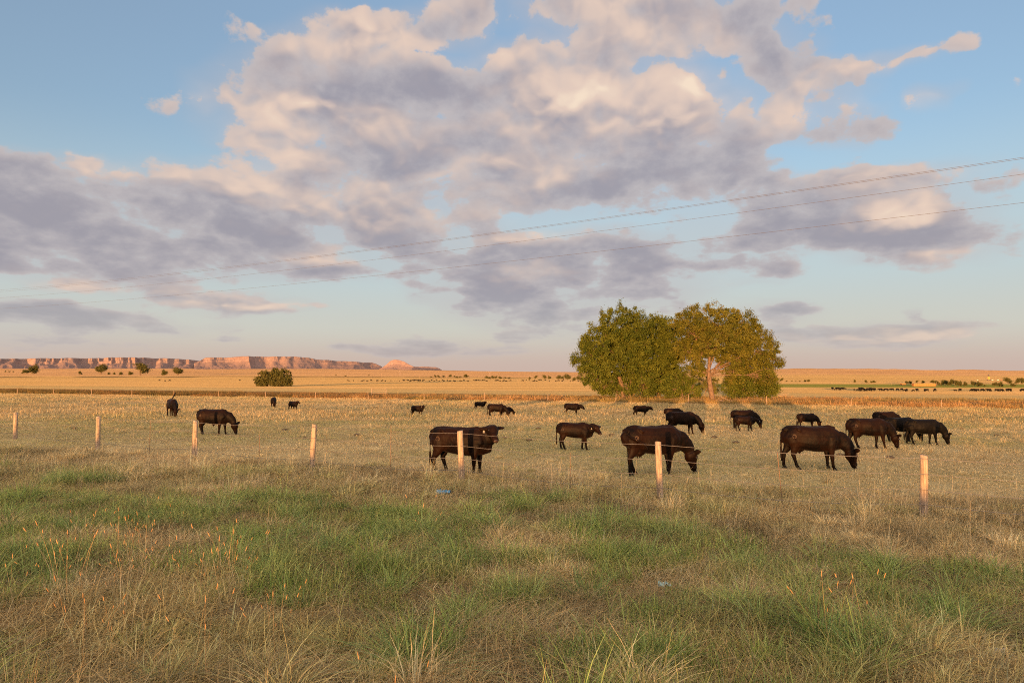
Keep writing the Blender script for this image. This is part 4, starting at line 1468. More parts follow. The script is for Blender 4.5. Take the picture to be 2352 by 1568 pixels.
g3 = on_ground(1722, 922)
tag(big_tree('willow_shrub', g3 + Vector((0, 1.0, 0)), 0, [(1722, 880, 54, 34), (1765, 890, 28, 28), (1688, 888, 32, 28), (1745, 865, 34, 26)], None, (1720, 905), 21, LEAF, 420, 70, leaf=0.15, r_trunk=0.16),
    'low spreading green willow under the right cottonwood', 'shrub')
g4 = on_ground(1568, 922)
tag(big_tree('willow_shrub', g4 + Vector((0, 2.0, 0)), 0, [(1565, 880, 34, 34), (1540, 895, 28, 24), (1592, 897, 20, 20)], None, (1568, 908), 25, LEAF, 240, 70, leaf=0.15, r_trunk=0.12),
    'dark leafy shrub between the cottonwood trunks', 'shrub')
g5 = on_ground(1478, 920)
tag(big_tree('willow_shrub', g5 + Vector((0, 1.0, 0)), 0, [(1478, 885, 36, 30), (1445, 892, 26, 22), (1408, 888, 26, 24)], None, (1470, 910), 29, LEAF, 230, 70, leaf=0.15, r_trunk=0.10),
    'bushy undergrowth at the foot of the left cottonwood', 'shrub')
g6 = on_ground(1622, 905)
tag(big_tree('willow_shrub', g6, 0, [(1618, 880, 20, 22), (1640, 888, 14, 18)], None, (1620, 898), 33, LEAF_GOLD, 80, 60, leaf=0.15, r_trunk=0.08),
    'thin yellowish bush just left of the forked trunk', 'shrub')


def branch_pile(name, px, py, n, spread, seed, label):
    rg = np.random.default_rng(seed)
    b = on_ground(px, py)
    root = empty(name, b)
    for i in range(n):
        a = Vector((rg.uniform(-spread, spread), rg.uniform(-0.8, 0.8), rg.uniform(0.02, 0.25)))
        d = Vector((rg.normal(0, 1.0), rg.normal(0, 0.35), rg.uniform(-0.05, 0.35)))
        d = d.normalized() * rg.uniform(1.2, 2.8)
        V, F = [], []
        limb(V, F, bend(a, a + d, rg, 0.16, 7), rg.uniform(0.03, 0.07), 0.012, 6)
        mesh_ob('branch', V, F, DEADWOOD, root, smooth=True)
    return tag(root, label, 'branches')


branch_pile('fallen_branches', 1745, 917, 22, 2.2, 4, 'tangle of bleached dead branches under the low willow')
branch_pile('fallen_branches', 1672, 926, 4, 0.8, 6, 'few pale fallen branches in the grass beside the forked trunk')

# the lone cluster left of centre
gb = on_ground(628, 887)
tag(big_tree('round_tree', gb, 0, [(612, 866, 20, 15), (632, 862, 17, 14), (652, 866, 18, 16), (604, 876, 18, 11), (640, 877, 24, 11), (664, 880, 11, 7)], None, (630, 878), 41, LEAF_FAR, 420, 60, leaf=0.6, r_trunk=0.3),
    'round dark green tree standing alone in the field left of centre', 'tree')

# distant trees: a few kinds, each copy set out on its own
def far_tree(seed, wide, n=90, per=34):
    rg = np.random.default_rng(seed)
    VT, FT = [], []
    fork = Vector((0, 0, 0.30))
    limb(VT, FT, [Vector((0, 0, -0.03)), Vector((0.01, 0, 0.14)), fork], 0.035, 0.026, 7)
    cs = []
    for k in range(7):
        c = np.array([rg.uniform(-0.3, 0.3) * wide, rg.uniform(-0.25, 0.25) * wide, rg.uniform(0.26, 0.72)])
        limb(VT, FT, bend(fork, Vector(c.tolist()), rg, 0.1, 4), 0.018, 0.006, 5)
        d = rg.normal(0, 1, (n // 7 + 1, 3)); d /= np.linalg.norm(d, axis=1, keepdims=True)
        cs.append(c + d * np.array([0.22 * wide, 0.22 * wide, 0.25]) * rg.uniform(0.3, 1, (len(d), 1)))
    cs = np.concatenate(cs)
    cs[:, 2] = np.clip(cs[:, 2], 0.06, 0.94)
    V, F, sh = leaf_cloud(rg, cs, rg.uniform(0.07, 0.13, len(cs)), per, 0.06)
    root = empty('distant_tree')
    mesh_ob('trunk', VT, FT, BARK, root, smooth=True)
    crown_object('crown', V, F, sh, LEAF_FAR, root)
    return root


def copy_thing(root, loc, rz, scale, label, group):
    r = root.copy()
    COL.objects.link(r)
    r.location = loc; r.rotation_euler = (0, 0, rz); r.scale = scale if isinstance(scale, tuple) else (scale,) * 3
    r['label'] = label; r['group'] = group
    for ch in root.children:
        c = ch.copy()
        COL.objects.link(c)
        c.parent = r
    return r


FT_KINDS = [far_tree(61, 1.0), far_tree(62, 1.25), far_tree(63, 0.8), far_tree(64, 1.6, 40)]
used = [False] * 4
FAR_TREES = {
    'left': [(77, 858, 20), (52, 859, 8), (60, 858.5, 9), (232, 859, 21), (322, 862, 23), (378, 862, 13), (408, 862, 17), (186, 861, 7), (300, 861, 8), (250, 860, 6), (278, 861, 7), (262, 860, 6), (12, 855, 4), (22, 855, 4), (31, 855, 3.5),
             (793, 865, 4), (772, 863, 3), (848, 862.5, 3)],
    'middle': [(989, 867.5, 4), (999, 867, 6), (1008, 867.5, 6), (1018, 866.5, 5), (1034, 866.5, 7), (1044, 867, 5), (1050, 869, 6), (1058, 868, 5), (1071, 868, 9.5), (1117, 870, 7.5), (1124, 870, 6), (1131, 870, 8), (1140, 870, 6.5), (1149, 871, 7.5), (1161, 870, 5), (1171, 870.6, 5),
               (1217, 871, 6), (1231, 870, 7.5), (1249, 871.5, 10), (1262, 870, 8), (1283, 872, 11.5), (1294, 872, 8), (1304, 873, 15), (1319, 874, 9.5), (1330, 874, 12)],
    'right': [(1795, 876.6, 8.5), (1807, 876.6, 3.4), (1818, 876.7, 3.2), (1828, 877, 3), (1836, 877, 3.4), (1849, 877, 6), (1857.5, 877.5, 6.8), (1962, 879, 6.7), (1991, 879.6, 6.7), (2001, 879.8, 5.5), (2008, 879.8, 7), (2083, 881.6, 7.5), (2091, 881.6, 8.5), (2107, 880, 6.7), (2121, 880, 7.5), (2144, 881, 9),
              (2154, 886, 11.5), (2163, 886, 11.6), (2172, 886, 12.8), (2182, 886.7, 15), (2194, 887, 13), (2204, 886.7, 13.4), (2218, 886.7, 12.2), (2235, 886.7, 12.8), (2250, 887, 12.2), (2261, 887.6, 5.5), (2287, 888, 11.6), (2297, 888, 13.4), (2315, 884, 16.5), (2328, 889, 9.8), (2335, 882.5, 13.4), (2346, 882.5, 14)],
}
FT_LABEL = {'left': 'small dark tree on the open plain below the mesas', 'middle': 'dark tree in the distant row between butte and cottonwoods', 'right': 'dark tree in the distant rows at the foot of the right hills'}
ORD = 'first second third fourth fifth sixth seventh eighth ninth tenth eleventh twelfth thirteenth fourteenth fifteenth sixteenth seventeenth eighteenth nineteenth twentieth twenty-first twenty-second twenty-third twenty-fourth twenty-fifth twenty-sixth twenty-seventh twenty-eighth twenty-ninth thirtieth thirty-first thirty-second'.split()
FT_ROW = {'left': '%s tree from the left on the plain below the mesas', 'middle': '%s dark tree from the left in the row between butte and cottonwoods', 'right': '%s dark tree right of the cottonwoods, counted along the hill foot'}
FT_SPECIAL = {(232, 859): 'rounded dark tree beside a long low bush, below the left mesa', (322, 862): 'largest dark tree on the plain below the left mesa', (77, 858): 'dark tree with a bush on its left, farthest left on the plain',
              (408, 862): 'broad dark tree with pale trunk, right of a smaller round one', (1071, 868): 'rounded dark tree at the right end of the row below the butte', (1304, 873): 'tallest dark tree in the row left of the cottonwoods',
              (2315, 884): 'tall rounded dark tree near the right edge', (2182, 886.7): 'tallest tree in the dense row behind the hay stack', (1795, 876.6): 'dark tree close beside the right cottonwood, at the hill foot'}
for side, items in FAR_TREES.items():
    for i, (px, py, hp) in enumerate(sorted(items)):
        p = on_ground(px, py)
        s_ = hp / FPX * p.y * (1.35 if side == 'left' and hp > 6 else 1.15)
        k = RNG.integers(0, 3) if hp > 5 else 3
        lab = FT_SPECIAL.get((px, py), FT_ROW[side] % ORD[i])
        wid = s_ * RNG.uniform(0.9, 1.25)
        if not used[k]:
            used[k] = True
            r = FT_KINDS[k]
            r.location = p; r.scale = (wid, wid, s_); r.rotation_euler = (0, 0, RNG.uniform(0, 6.28))
            tag(r, lab, 'tree', 'distant trees, %s' % side)
        else:
            c = copy_thing(FT_KINDS[k], p, RNG.uniform(0, 6.28), (wid, wid, s_), lab, 'distant trees, %s' % side)
            c['category'] = 'tree'


# ------------------------------------------------------------------ near fence
def wood_material():
    m, g, out = mat('weathered_post')
    tc = g.n('ShaderNodeTexCoord').outputs['Object']
    grain = g.noise(g.vmath('MULTIPLY', tc, (30.0, 30.0, 1.6)), 1.6, 5, 0.65)
    blot = g.noise(tc, 4.0, 4, 0.6)
    c = g.mix(g.sstep(grain, 0.3, 0.7), (0.15, 0.115, 0.085), (0.40, 0.32, 0.245))
    c = g.mix(g.sstep(blot, 0.5, 0.7, 0, 0.45), c, (0.24, 0.19, 0.145))
    bp = g.n('ShaderNodeBump'); bp.inputs['Strength'].default_value = 0.6; bp.inputs['Distance'].default_value = 0.008
    g.link(grain, bp.inputs['Height'])
    b = principled(g, c, 0.85, bp.outputs[0], 0.15)
    g.link(b.outputs[0], out.inputs[0])
    return m


WOOD = wood_material()
POLE = plain('pole_timber', (0.30, 0.22, 0.16), 0.85, 0.1, 0.3, 2)
WIRE = plain('galvanised_wire', (0.20, 0.185, 0.17), 0.45, 0.5, 0.2, 20, 0.6)
RUST = plain('rusty_stake', (0.15, 0.10, 0.07), 0.8, 0.2, 0.4, 12)
POSTS = [(35, 948, 1008), (224, 957, 1032), (446, 967, 1050), (717, 976, 1080), (1060, 991, 1106), (1518, 1017, 1152), (2121, 1048, 1192)]


def post_mesh(h, r, seed, lean=(0.0, 0.0)):
    """a round, slightly bowed timber with an uneven sawn top"""
    rg = np.random.default_rng(seed)
    V, F = [], []
    n, m = 14, 9
    ph = rg.uniform(0, 6.28)
    for i in range(m):
        f = i / (m - 1)
        z = -0.45 + (h + 0.45) * f
        rr = r * (1.05 - 0.10 * f + 0.02 * math.sin(5 * f + ph))
        for j in range(n):
            an = 2 * math.pi * j / n
            k = 1 + 0.05 * math.sin(2 * an + ph) + 0.03 * math.sin(5 * an + ph * 2)
            zz = z + (0.018 * math.sin(an + ph) if i == m - 1 else 0)
            V.append((lean[0] * max(z, 0) + 0.008 * math.sin(3 * f + ph) + rr * k * math.cos(an), lean[1] * max(z, 0) + rr * k * math.sin(an), zz))
    for i in range(m - 1):
        for j in range(n):
            F.append((i * n + j, i * n + (j + 1) % n, (i + 1) * n + (j + 1) % n, (i + 1) * n + j))
    V.append((lean[0] * h, lean[1] * h, h + 0.004))
    for j in range(n):
        F.append(((m - 1) * n + j, (m - 1) * n + (j + 1) % n, len(V) - 1))
    return V, F


fence = empty('wire_fence', on_ground(1060, 1106))
tag(fence, 'barbed wire fence on weathered round timber posts crossing the near field', 'fence')
F0 = fence.location.copy()
post_tops = []
for i, (px, vt, vb_) in enumerate(POSTS):
    g_ = on_ground(px, vb_)
    h = (vb_ - vt) / FPX * g_.y
    rg = np.random.default_rng(900 + i)
    lean = (rg.normal(0.0, 0.03) + (0.03 if i in (1, 3) else 0), rg.normal(0, 0.02))
    V, F = post_mesh(h, 0.068 + 0.012 * rg.uniform(), 40 + i, lean)
    o = mesh_ob('post', V, F, WOOD, fence, smooth=True)
    o.location = g_ - F0
    post_tops.append((g_, h))
# one more post each way keeps the wires up beyond the view
d_r = post_tops[-1][0] - post_tops[-2][0]
for k, (a, s_) in enumerate(((post_tops[-1][0], 1), (post_tops[0][0], -1))):
    q_ = a + (d_r if s_ > 0 else (post_tops[0][0] - post_tops[1][0]))
    q_ = Vector((q_.x, q_.y, hz(q_.x, q_.y)))
    V, F = post_mesh(1.15, 0.072, 60 + k)
    o = mesh_ob('post', V, F, WOOD, fence, smooth=True)
    o.location = q_ - F0
    if s_ > 0:
        post_tops.append((q_, 1.15))
    else:
        post_tops.insert(0, (q_, 1.15))
# short block nailed to one post
V, F = post_mesh(0.62, 0.034, 71)
o = mesh_ob('brace_block', V, F, WOOD, fence, smooth=True)
o.location = post_tops[3][0] - F0 + Vector((0.085, -0.03, 0))


def wire_mesh(pts_, r, barb_every=0.0, seed=0):
    V, F = [], []
    n = 5
    for i, p in enumerate(pts_):
        t = (pts_[min(i + 1, len(pts_) - 1)] - pts_[max(i - 1, 0)]).normalized()
        s = t.cross(Vector((0, 0, 1))).normalized(); u = s.cross(t)
        for j in range(n):
            an = 2 * math.pi * j / n
            V.append(p + s * (r * math.cos(an)) + u * (r * math.sin(an)))
    for i in range(len(pts_) - 1):
        for j in range(n):
            F.append((i * n + j, i * n + (j + 1) % n, (i + 1) * n + (j + 1) % n, (i + 1) * n + j))
    if barb_every:
        acc = 0.0
        rg = np.random.default_rng(seed)
        for i in range(len(pts_) - 1):
            L = (pts_[i + 1] - pts_[i]).length
            k = int(L / barb_every)
            for q in range(k):
                c = pts_[i].lerp(pts_[i + 1], (q + 0.5) / max(k, 1))
                for d in (Vector((0.3, 0.2, 1)), Vector((-0.2, 1, -0.4))):
                    d = d.normalized() * 0.016
                    w = Vector((0.002, 0.002, 0))
                    b0 = len(V)
                    V += [c - d - w, c - d + w, c + d + w, c + d - w]
                    F.append((b0, b0 + 1, b0 + 2, b0 + 3))
    return V, F


for k, frac in enumerate((0.955, 0.71, 0.47, 0.24)):
    P_ = []
    for i in range(len(post_tops) - 1):
        (a, ha), (b, hb) = post_tops[i], post_tops[i + 1]
        A = a + Vector((0, -0.075, ha * frac)); Bv = b + Vector((0, -0.075, hb * frac))
        for q in range(8):
            f = q / 8
            P_.append(A.lerp(Bv, f) - Vector((0, 0, (0.035 + 0.02 * k) * 4 * f * (1 - f))) - F0)
    P_.append(Bv - F0)
    V, F = wire_mesh(P_, 0.0045, 0.13, k)
    mesh_ob('wire', V, F, WIRE, fence)
for i, (px, vt, vb_) in enumerate([(343, 962, 1038), (595, 983, 1050), (897, 955, 1072), (1310, 1035, 1125), (1800, 1040, 1170)]):
    # on the line of the fence
    r_ = ray(px, vb_)
    best = None
    for j in range(len(post_tops) - 1):
        a, b = post_tops[j][0], post_tops[j + 1][0]
        den = (b.x - a.x) - (r_.x / r_.y) * (b.y - a.y)
        f = ((r_.x / r_.y) * a.y - a.x) / den
        if 0 <= f <= 1:
            best = a.lerp(b, f)
    best.z = hz(best.x, best.y)
    h = (vb_ - vt) / FPX * best.y
    base = best - F0
    tip = base + Vector((-0.10 * (i == 4), 0.02, h))
    V, F = [], []
    for (w_, d_) in ((0.0065, 0.002), (0.002, 0.0065)):       # T-shaped steel
        b0 = len(V)
        for c in (base - Vector((0, 0, 0.2)), tip):
            V += [c + Vector((-w_, -d_, 0)), c + Vector((w_, -d_, 0)), c + Vector((w_, d_, 0)), c + Vector((-w_, d_, 0))]
        F += [(b0, b0 + 1, b0 + 5, b0 + 4), (b0 + 1, b0 + 2, b0 + 6, b0 + 5), (b0 + 2, b0 + 3, b0 + 7, b0 + 6), (b0 + 3, b0, b0 + 4, b0 + 7), (b0 + 4, b0 + 5, b0 + 6, b0 + 7)]
    mesh_ob('stake', V, F, RUST, fence)

# ------------------------------------------------------------------ far fence along the ditch
xs_ = np.arange(-95, 62, 8.3)
far_f = empty('field_fence', (0, 88, hz(0, 88)))
tag(far_f, 'thin timber post fence along the rust brown weeds at the far pasture edge', 'fence')
FF0 = far_f.location.copy()
me_post = None
top_pts = []
for i, x_ in enumerate(xs_):
    y_ = (84.6 - TX * x_) / TY
    z_ = hz(x_, y_)
    if me_post is None:
        V, F = post_mesh(1.0, 0.034, 5)
        o = mesh_ob('post', V, F, POLE, far_f, smooth=True)
        me_post = o.data
    else:
        o = bpy.data.objects.new('post', me_post)
        COL.objects.link(o); o.parent = far_f
    o.location = Vector((x_, y_, z_)) - FF0
    o.rotation_euler = (RNG.normal(0, .03), RNG.normal(0, .03), RNG.uniform(0, 6))
    o.scale = (1, 1, RNG.uniform(0.9, 1.15))
    top_pts.append(Vector((x_, y_, z_)) - FF0)
for frac in (0.9, 0.62):
    V, F = wire_mesh([p + Vector((0, 0, frac)) for p in top_pts], 0.004)
    mesh_ob('wire', V, F, WIRE, far_f)
gate = empty('field_gate', on_ground(870, 908.5))
tag(gate, 'low pale rail gate in the far fence left of the middle', 'gate')
for k in (-1, 1):
    V, F = post_mesh(1.25, 0.06, 80 + k)
    o = mesh_ob('post', V, F, WOOD, gate, smooth=True); o.location = (1.2 * k, 0, 0)
for z_ in (0.45, 0.8, 1.15):
    V, F = [], []
    limb(V, F, [Vector((-1.2, 0, z_)), Vector((0, 0, z_ - 0.01)), Vector((1.2, 0, z_))], 0.035, 0.035, 6)
    mesh_ob('rail', V, F, WOOD, gate)

# ------------------------------------------------------------------ overhead wires
CABLE = plain('overhead_cable', (0.07, 0.062, 0.06), 0.6, 0.3)
CABLES = [((0, 666), (2352, 361.5), 529, 'upper of the close pair of overhead cables crossing the sky'), ((0, 670), (2352, 364.5), 531.5, 'lower of the close pair of overhead cables crossing the sky'),
          ((0, 684), (2352, 400), 557, 'middle single overhead cable crossing the sky'), ((0, 708.5), (2352, 465.5), 599.5, 'lowest overhead cable crossing the sky')]
for (pl, pr, vm, lab) in CABLES:
    A = at_depth(pl[0], pl[1], 88.0); Bv = at_depth(pr[0], pr[1], 27.0)
    fm = (0 - A.x) / (Bv.x - A.x)
    mid = A.lerp(Bv, fm)
    sag = mid.z - at_depth(1176, vm, mid.y).z
    kk = sag / (fm * (1 - fm))
    P_ = []
    for f in np.linspace(-0.55, 1.30, 46):
        p = A.lerp(Bv, f)
        p.z -= kk * f * (1 - f)
        P_.append(p)
    base = P_[0].copy()
    V, F = wire_mesh([p - base for p in P_], 0.0065)
    o = mesh_ob('power_cable', V, F, CABLE)
    o.location = base
    tag(o, lab, 'cable', 'overhead cables')

# ------------------------------------------------------------------ distant herds
V, F, info = cow_geometry('graze')
VF1 = mesh_ob('distant_cow', V, F, COAT_BLACK, link=False, smooth=True).data
V, F, info = cow_geometry('level', gait=(.1, -.1, .15, -.1))
VF2 = mesh_ob('distant_cow', V, F, COAT_BLACK, link=False, smooth=True).data
HERD_L = [(366, 874.3), (379, 875.9), (390, 875.2), (551, 874.4), (583, 874.2)]
HERD_L += [(459 + u * .2197, 792.4 + v * .2197) for u, v in [(1545, 377), (1565, 378), (1607, 379), (1695, 381), (1712, 378), (1752, 382), (1790, 374), (1850, 380), (1860, 377), (1900, 381), (1910, 377), (1938, 381), (1995, 376), (2090, 378), (2131, 375), (2171, 372), (2200, 375), (2240, 378), (2278, 375), (2300, 380), (2330, 376)]]
HERD_M = [(919 + u * .1953, 826.9 + (247 + 7 * math.sin(u * 12.9)) * .1953) for u in
          [47, 92, 118, 132, 147, 165, 185, 208, 218, 240, 265, 278, 345, 370, 402, 430, 460, 500, 515, 555, 587, 630, 645, 705, 718, 752, 795, 862, 885, 900, 920, 940, 972, 993, 1020, 1120, 1130, 1148, 1175, 1210, 1225, 1248, 1300, 1440, 1452, 1485, 1518, 1568, 1582, 1605, 1635, 1652, 1710, 1755, 1830, 1848, 1865, 1905, 1918, 2003, 2035, 2098, 2160, 2205, 2225]]
HERD_R = [(1780 + u * .1221, 826.9 + v * .1221) for u, v in [(1083, 560), (1175, 568), (1225, 568), (1265, 565), (1325, 560), (1497, 577), (1557, 578), (1610, 567), (1602, 590), (1650, 584), (1692, 587), (1750, 576), (1765, 592), (1800, 573), (1842, 579), (1880, 578), (1987, 583), (2023, 580), (2092, 582), (2202, 580), (2303, 579)]]
HERD_R += [(2064.8 + u * .1221, 826.9 + v * .1221) for u, v in [(52, 578), (102, 583), (145, 594), (270, 628), (343, 628), (490, 638), (523, 617), (678, 655), (1066, 592), (1148, 615), (1390, 617), (1417, 592), (1478, 598), (1570, 597), (1692, 617), (1722, 600), (1838, 621), (1872, 622), (1932, 638), (1958, 630), (2037, 618), (2078, 622), (2105, 622), (2288, 626), (2330, 614)]]
for herd, lab, grp in ((HERD_L, 'tiny black cow on the golden field below the mesas, left of the butte', 'distant herd, left'),
                       (HERD_M, 'tiny black cow in the long distant herd between butte and cottonwoods', 'distant herd, middle'),
                       (HERD_R, 'tiny black cow on the pale hay field right of the cottonwoods', 'distant herd, right')):
    for i, (px, py) in enumerate(herd):
        p = on_ground(px, min(py, 899.2))
        o = bpy.data.objects.new('distant_cow', VF1 if RNG.uniform() < 0.6 else VF2)
        COL.objects.link(o)
        o.location = p - Vector((0, 0, 0.03))
        o.rotation_euler = (0, 0, RNG.choice([0.0, math.pi]) + RNG.normal(0, 0.7))
        s_ = RNG.choice([1.05, 1.0, 0.95, 0.7])
        o.scale = (s_, s_, s_)
        tag(o, lab, 'cow', grp)

# ------------------------------------------------------------------ poles, pylons, hay, rig
def pole_proto():
    root = empty('utility_pole')
    V, F = [], []
    limb(V, F, [Vector((0, 0, -0.05)), Vector((0, 0, 0.5)), Vector((0, 0, 1.0))], 0.022, 0.016, 7)
    mesh_ob('shaft', V, F, POLE, root)
    V, F = [], []
    limb(V, F, [Vector((-0.12, 0, 0.93)), Vector((0, 0, 0.93)), Vector((0.12, 0, 0.93))], 0.008, 0.008, 4)
    mesh_ob('cross_arm', V, F, POLE, root)
    return root


POLES = [(928, 868.2, 8.2), (964, 869, 7), (1026, 870, 8.5), (1192, 872.3, 6.8), (1277, 872.8, 8), (1256, 872, 8), (876, 866.6, 8.3), (963, 868.3, 7), (745, 863.5, 6), (1840, 881.3, 6.2), (1942.5, 882.5, 6.8), (2047, 884, 6.5), (2151.4, 886.3, 9.5)]
proto_p = pole_proto()
for i, (px, py, hp) in enumerate(POLES):
    p = on_ground(px, py)
    s_ = hp / FPX * p.y
    lab = '%s thin utility pole from the left on the distant plain' % ORD[sorted(a[0] for a in POLES).index(px)]
    if i == len(POLES) - 1:
        lab = 'pale utility pole at the right end of the hay stack'
    if i == 0:
        proto_p.location = p; proto_p.scale = (s_,) * 3
        tag(proto_p, lab, 'pole', 'distant utility poles')
    else:
        c = copy_thing(proto_p, p, RNG.uniform(-0.4, 0.4), s_, lab, 'distant utility poles')
        c['category'] = 'pole'

STEEL = plain('pylon_steel', (0.24, 0.20, 0.19), 0.6, 0.3)
def pylon_proto():
    root = empty('pylon')
    V, F = [], []
    def bar(a, b, r=0.008):
        limb(V, F, [Vector(a), Vector(b)], r, r, 4)
    for sx in (-1, 1):
        for sy in (-1, 1):
            bar((0.13 * sx, 0.13 * sy, -0.02), (0.035 * sx, 0.035 * sy, 0.72))
    for z0, z1 in ((0, .25), (.25, .5), (.5, .72)):
        w0, w1 = .13 - .132 * z0, .13 - .132 * z1
        for s_ in (-1, 1):
            bar((-w0, s_ * w0, z0), (w1, s_ * w1, z1), .005); bar((w0, s_ * w0, z0), (-w1, s_ * w1, z1), .005)
    mesh_ob('tower', V, F, STEEL, root)
    V, F = [], []
    bar((-.03, 0, .72), (-.20, 0, 1.0)); bar((.03, 0, .72), (.20, 0, 1.0)); bar((-.26, 0, .9), (.26, 0, .9)); bar((-.03, 0, .72), (.2, 0, .9), .005); bar((.03, 0, .72), (-.2, 0, .9), .005)
    mesh_ob('cross_arm', V, F, STEEL, root)
    return root


PY = [(1124.6, 866, 13.5, 'lattice pylon above the distant tree row left of the cottonwoods'), (510.6, 857, 11.5, 'lattice pylon in front of the second mesa'), (919, 862, 11, 'lattice pylon in front of the butte'),
      (2127.7, 855.6, 5.8, 'small lattice pylon on the skyline of the right hills'), (2267, 854, 6.2, 'small lattice pylon on the hill above the drilling rig'), (57, 850, 10, 'lattice pylon before the cliffs at the far left'), (506, 851, 9, 'lattice pylon on the plain below the notch between the left mesas')]
pp = pylon_proto()
for i, (px, py, hp, lab) in enumerate(PY[:6]):
    p = on_ground(px, py)
    s_ = hp / FPX * p.y
    if i == 0:
        pp.location = p; pp.scale = (s_,) * 3; tag(pp, lab, 'pylon', 'power pylons')
    else:
        c = copy_thing(pp, p, RNG.uniform(-0.5, 0.5), s_, lab, 'power pylons'); c['category'] = 'pylon'

HAY = plain('baled_hay', (0.34, 0.155, 0.06), 0.95, 0.05, 0.25, 3)
def box_mesh(w, d, h):
    w, d = w / 2, d / 2
    V = [(-w, -d, 0), (w, -d, 0), (w, d, 0), (-w, d, 0), (-w, -d, h), (w, -d, h), (w, d, h), (-w, d, h)]
    return V, [(0, 1, 5, 4), (1, 2, 6, 5), (2, 3, 7, 6), (3, 0, 4, 7), (4, 5, 6, 7), (3, 2, 1, 0)]


def hay_stack(px0, px1, v_top, v_base, label, rows=3, cols=12):
    b = on_ground((px0 + px1) / 2, v_base)
    root = empty('hay_stack', b)
    w = (px1 - px0) / FPX * b.y; h = (v_base - v_top) / FPX * b.y
    V, F = box_mesh(w / cols * 0.985, 2.4, h / rows * 0.97)
    me = None
    for r in range(rows):
        for c in range(cols):
            if me is None:
                o = mesh_ob('bale', V, F, HAY, root); me = o.data
            else:
                o = bpy.data.objects.new('bale', me); COL.objects.link(o); o.parent = root
            o.location = (-w / 2 + (c + 0.5) * w / cols, RNG.normal(0, 0.05), r * h / rows)
    return tag(root, label, 'hay stack')


hay_stack(2096.6, 2146.4, 880.4, 886.4, 'long orange stack of hay bales before the right tree row')
hay_stack(2069, 2078, 880.4, 883.8, 'small reddish stack of hay bales left of the long stack', 2, 3)

RIGP = {'mast': plain('rig_yellow', (0.55, 0.36, 0.08), 0.6, 0.3), 'steel': plain('rig_steel', (0.10, 0.09, 0.09), 0.6, 0.3), 'white': plain('trailer_white', (0.55, 0.52, 0.48), 0.6, 0.3), 'red': plain('trailer_red', (0.45, 0.06, 0.04), 0.6, 0.3)}
p = on_ground(2271, 873)
s_ = 17.5 / FPX * p.y
rig = empty('drilling_rig', p, 0, s_)
tag(rig, 'yellow and dark drilling mast standing below the right hills', 'drilling rig')
def lattice(z0, z1, w0, w1, m_, name):
    V, F = [], []
    for sx in (-1, 1):
        for sy in (-1, 1):
            limb(V, F, [Vector((w0 * sx, w0 * sy, z0)), Vector((w1 * sx, w1 * sy, z1))], 0.022, 0.02, 4)
    n = 5
    for k in range(n):
        a, b = z0 + (z1 - z0) * k / n, z0 + (z1 - z0) * (k + 1) / n
        wa, wb = w0 + (w1 - w0) * k / n, w0 + (w1 - w0) * (k + 1) / n
        for sy in (-1, 1):
            limb(V, F, [Vector((-wa, wa * sy, a)), Vector((wb, wb * sy, b))], 0.014, 0.014, 4)
            limb(V, F, [Vector((wa, wa * sy, a)), Vector((-wb, wb * sy, b))], 0.014, 0.014, 4)
    mesh_ob(name, V, F, m_, rig)
lattice(0.08, 0.50, 0.075, 0.05, RIGP['mast'], 'mast')
lattice(0.50, 0.72, 0.055, 0.045, RIGP['steel'], 'crown_section')
V, F = [], []
limb(V, F, [Vector((0, 0, 0.70)), Vector((0, 0, 1.0))], 0.012, 0.006, 5)
mesh_ob('antenna', V, F, RIGP['steel'], rig)
V, F = box_mesh(0.34, 0.26, 0.10)
mesh_ob('substructure', V, F, RIGP['steel'], rig)
WHEEL = plain('tyre_rubber', (0.02, 0.02, 0.02), 0.8)
for (px, w_, m_, lab) in ((2279.5, 3.4, 'white', 'white site trailer just right of the drilling rig'), (2292, 3.6, 'white', 'second white site trailer farther right of the drilling rig'), (2300, 1.8, 'red', 'small red site cabin right of the white trailers'), (2245, 3.0, 'white', 'pale site cabin left of the drilling rig')):
    q_ = on_ground(px, 873.2)
    sw = w_ / FPX * q_.y
    t_ = empty('site_trailer', q_, 0, sw)
    tag(t_, lab, 'trailer')
    V, F = box_mesh(1.0, 0.4, 0.34)
    o = mesh_ob('cabin', V, F, RIGP[m_], t_); o.location = (0, 0, 0.08)
    V, F = box_mesh(1.04, 0.44, 0.03)
    o = mesh_ob('roof', V, F, RIGP['steel'], t_); o.location = (0, 0, 0.424)
    for k in (-0.3, 0.3):
        V, F = [], []
        limb(V, F, [Vector((k, -0.21, 0.06)), Vector((k, 0.21, 0.06))], 0.06, 0.06, 10)
        mesh_ob('wheel', V, F, WHEEL, t_)

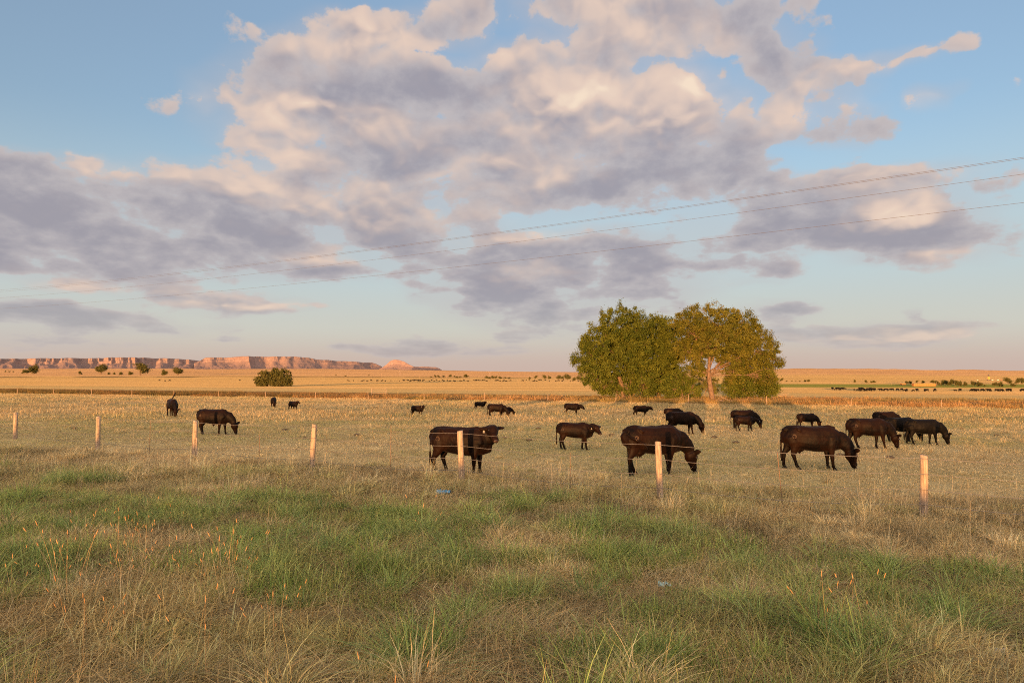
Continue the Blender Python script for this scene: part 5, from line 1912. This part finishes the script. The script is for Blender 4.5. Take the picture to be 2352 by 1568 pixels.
# ------------------------------------------------------------------ small things in the grass
def crumple(name, px, py, size, color, seed, label, cat, squash=0.35, rough=0.4):
    rg = np.random.default_rng(seed)
    b = on_ground(px, py)
    n = 11
    gx, gy = np.meshgrid(np.linspace(-1, 1, n), np.linspace(-0.6, 0.6, n))
    z = np.abs(fbm2(gx * 2.2 + seed, gy * 2.6, 3, seed, 0.7)) * squash + 0.10
    gx = gx + 0.16 * rg.normal(0, 1, gx.shape) * 0.6; gy = gy + 0.10 * rg.normal(0, 1, gx.shape) * 0.6
    top = np.stack([gx, gy, z], -1).reshape(-1, 3) * size
    bot = top - np.array([0, 0, 0.012])
    idx = np.arange(n * n).reshape(n, n)
    F = np.stack([idx[:-1, :-1], idx[:-1, 1:], idx[1:, 1:], idx[1:, :-1]], -1).reshape(-1, 4)
    o = mesh_ob(name, np.concatenate([top, bot]), np.concatenate([F, F[:, ::-1] + n * n]), plain(name + '_film', color, rough, 0.4, 0.25, 12))
    o.location = b + Vector((0, 0, 0.05))
    return tag(o, label, cat)


crumple('plastic_bag', 1018, 1139, 0.16, (0.10, 0.36, 0.62), 3, 'crumpled bright blue plastic bag lying in the grass below the staring cow', 'litter', 0.9)
crumple('plastic_bag', 1527, 1354, 0.075, (0.35, 0.58, 0.60), 5, 'small pale turquoise scrap of plastic in the foreground grass', 'litter', 0.9)
crumple('drink_can', 2287, 1511, 0.075, (0.62, 0.66, 0.68), 8, 'crushed whitish drink can in the grass at the lower right', 'litter', 0.8, 0.3)

DUNG = plain('dung', (0.10, 0.075, 0.05), 0.9, 0.1, 0.4, 14)
rgd = np.random.default_rng(77)
gx = []
for i, (px, py) in enumerate([(1160, 1006), (1236, 985), (1690, 1018), (1930, 1046), (655, 988), (700, 1006), (820, 1000), (1000, 1008), (1405, 1000), (1640, 1005), (2045, 1052), (2210, 985), (2290, 1000), (560, 972), (1215, 1012), (170, 985)]):
    b = on_ground(px, py)
    bm = bmesh.new()
    bmesh.ops.create_icosphere(bm, subdivisions=2, radius=1.0)
    for v in bm.verts:
        p = v.co
        k = 1 + 0.22 * math.sin(5 * math.atan2(p.y, p.x) + i) * (1 - abs(p.z)) + rgd.normal(0, 0.05)
        v.co = Vector((p.x * 0.11 * k, p.y * 0.10 * k, max(p.z, -0.2) * 0.055 * k))
    me = bpy.data.meshes.new('cow_pat'); bm.to_mesh(me); bm.free()
    for q_ in me.polygons: q_.use_smooth = True
    me.materials.append(DUNG)
    o = bpy.data.objects.new('cow_pat', me); COL.objects.link(o)
    o.location = b + Vector((0, 0, 0.02)); o.rotation_euler = (0, 0, i)
    s_ = rgd.uniform(0.8, 1.5); o.scale = (s_, s_, s_)
    tag(o, 'dark dried cow pat on the grazed pasture', 'dung', 'cow pats on the pasture')
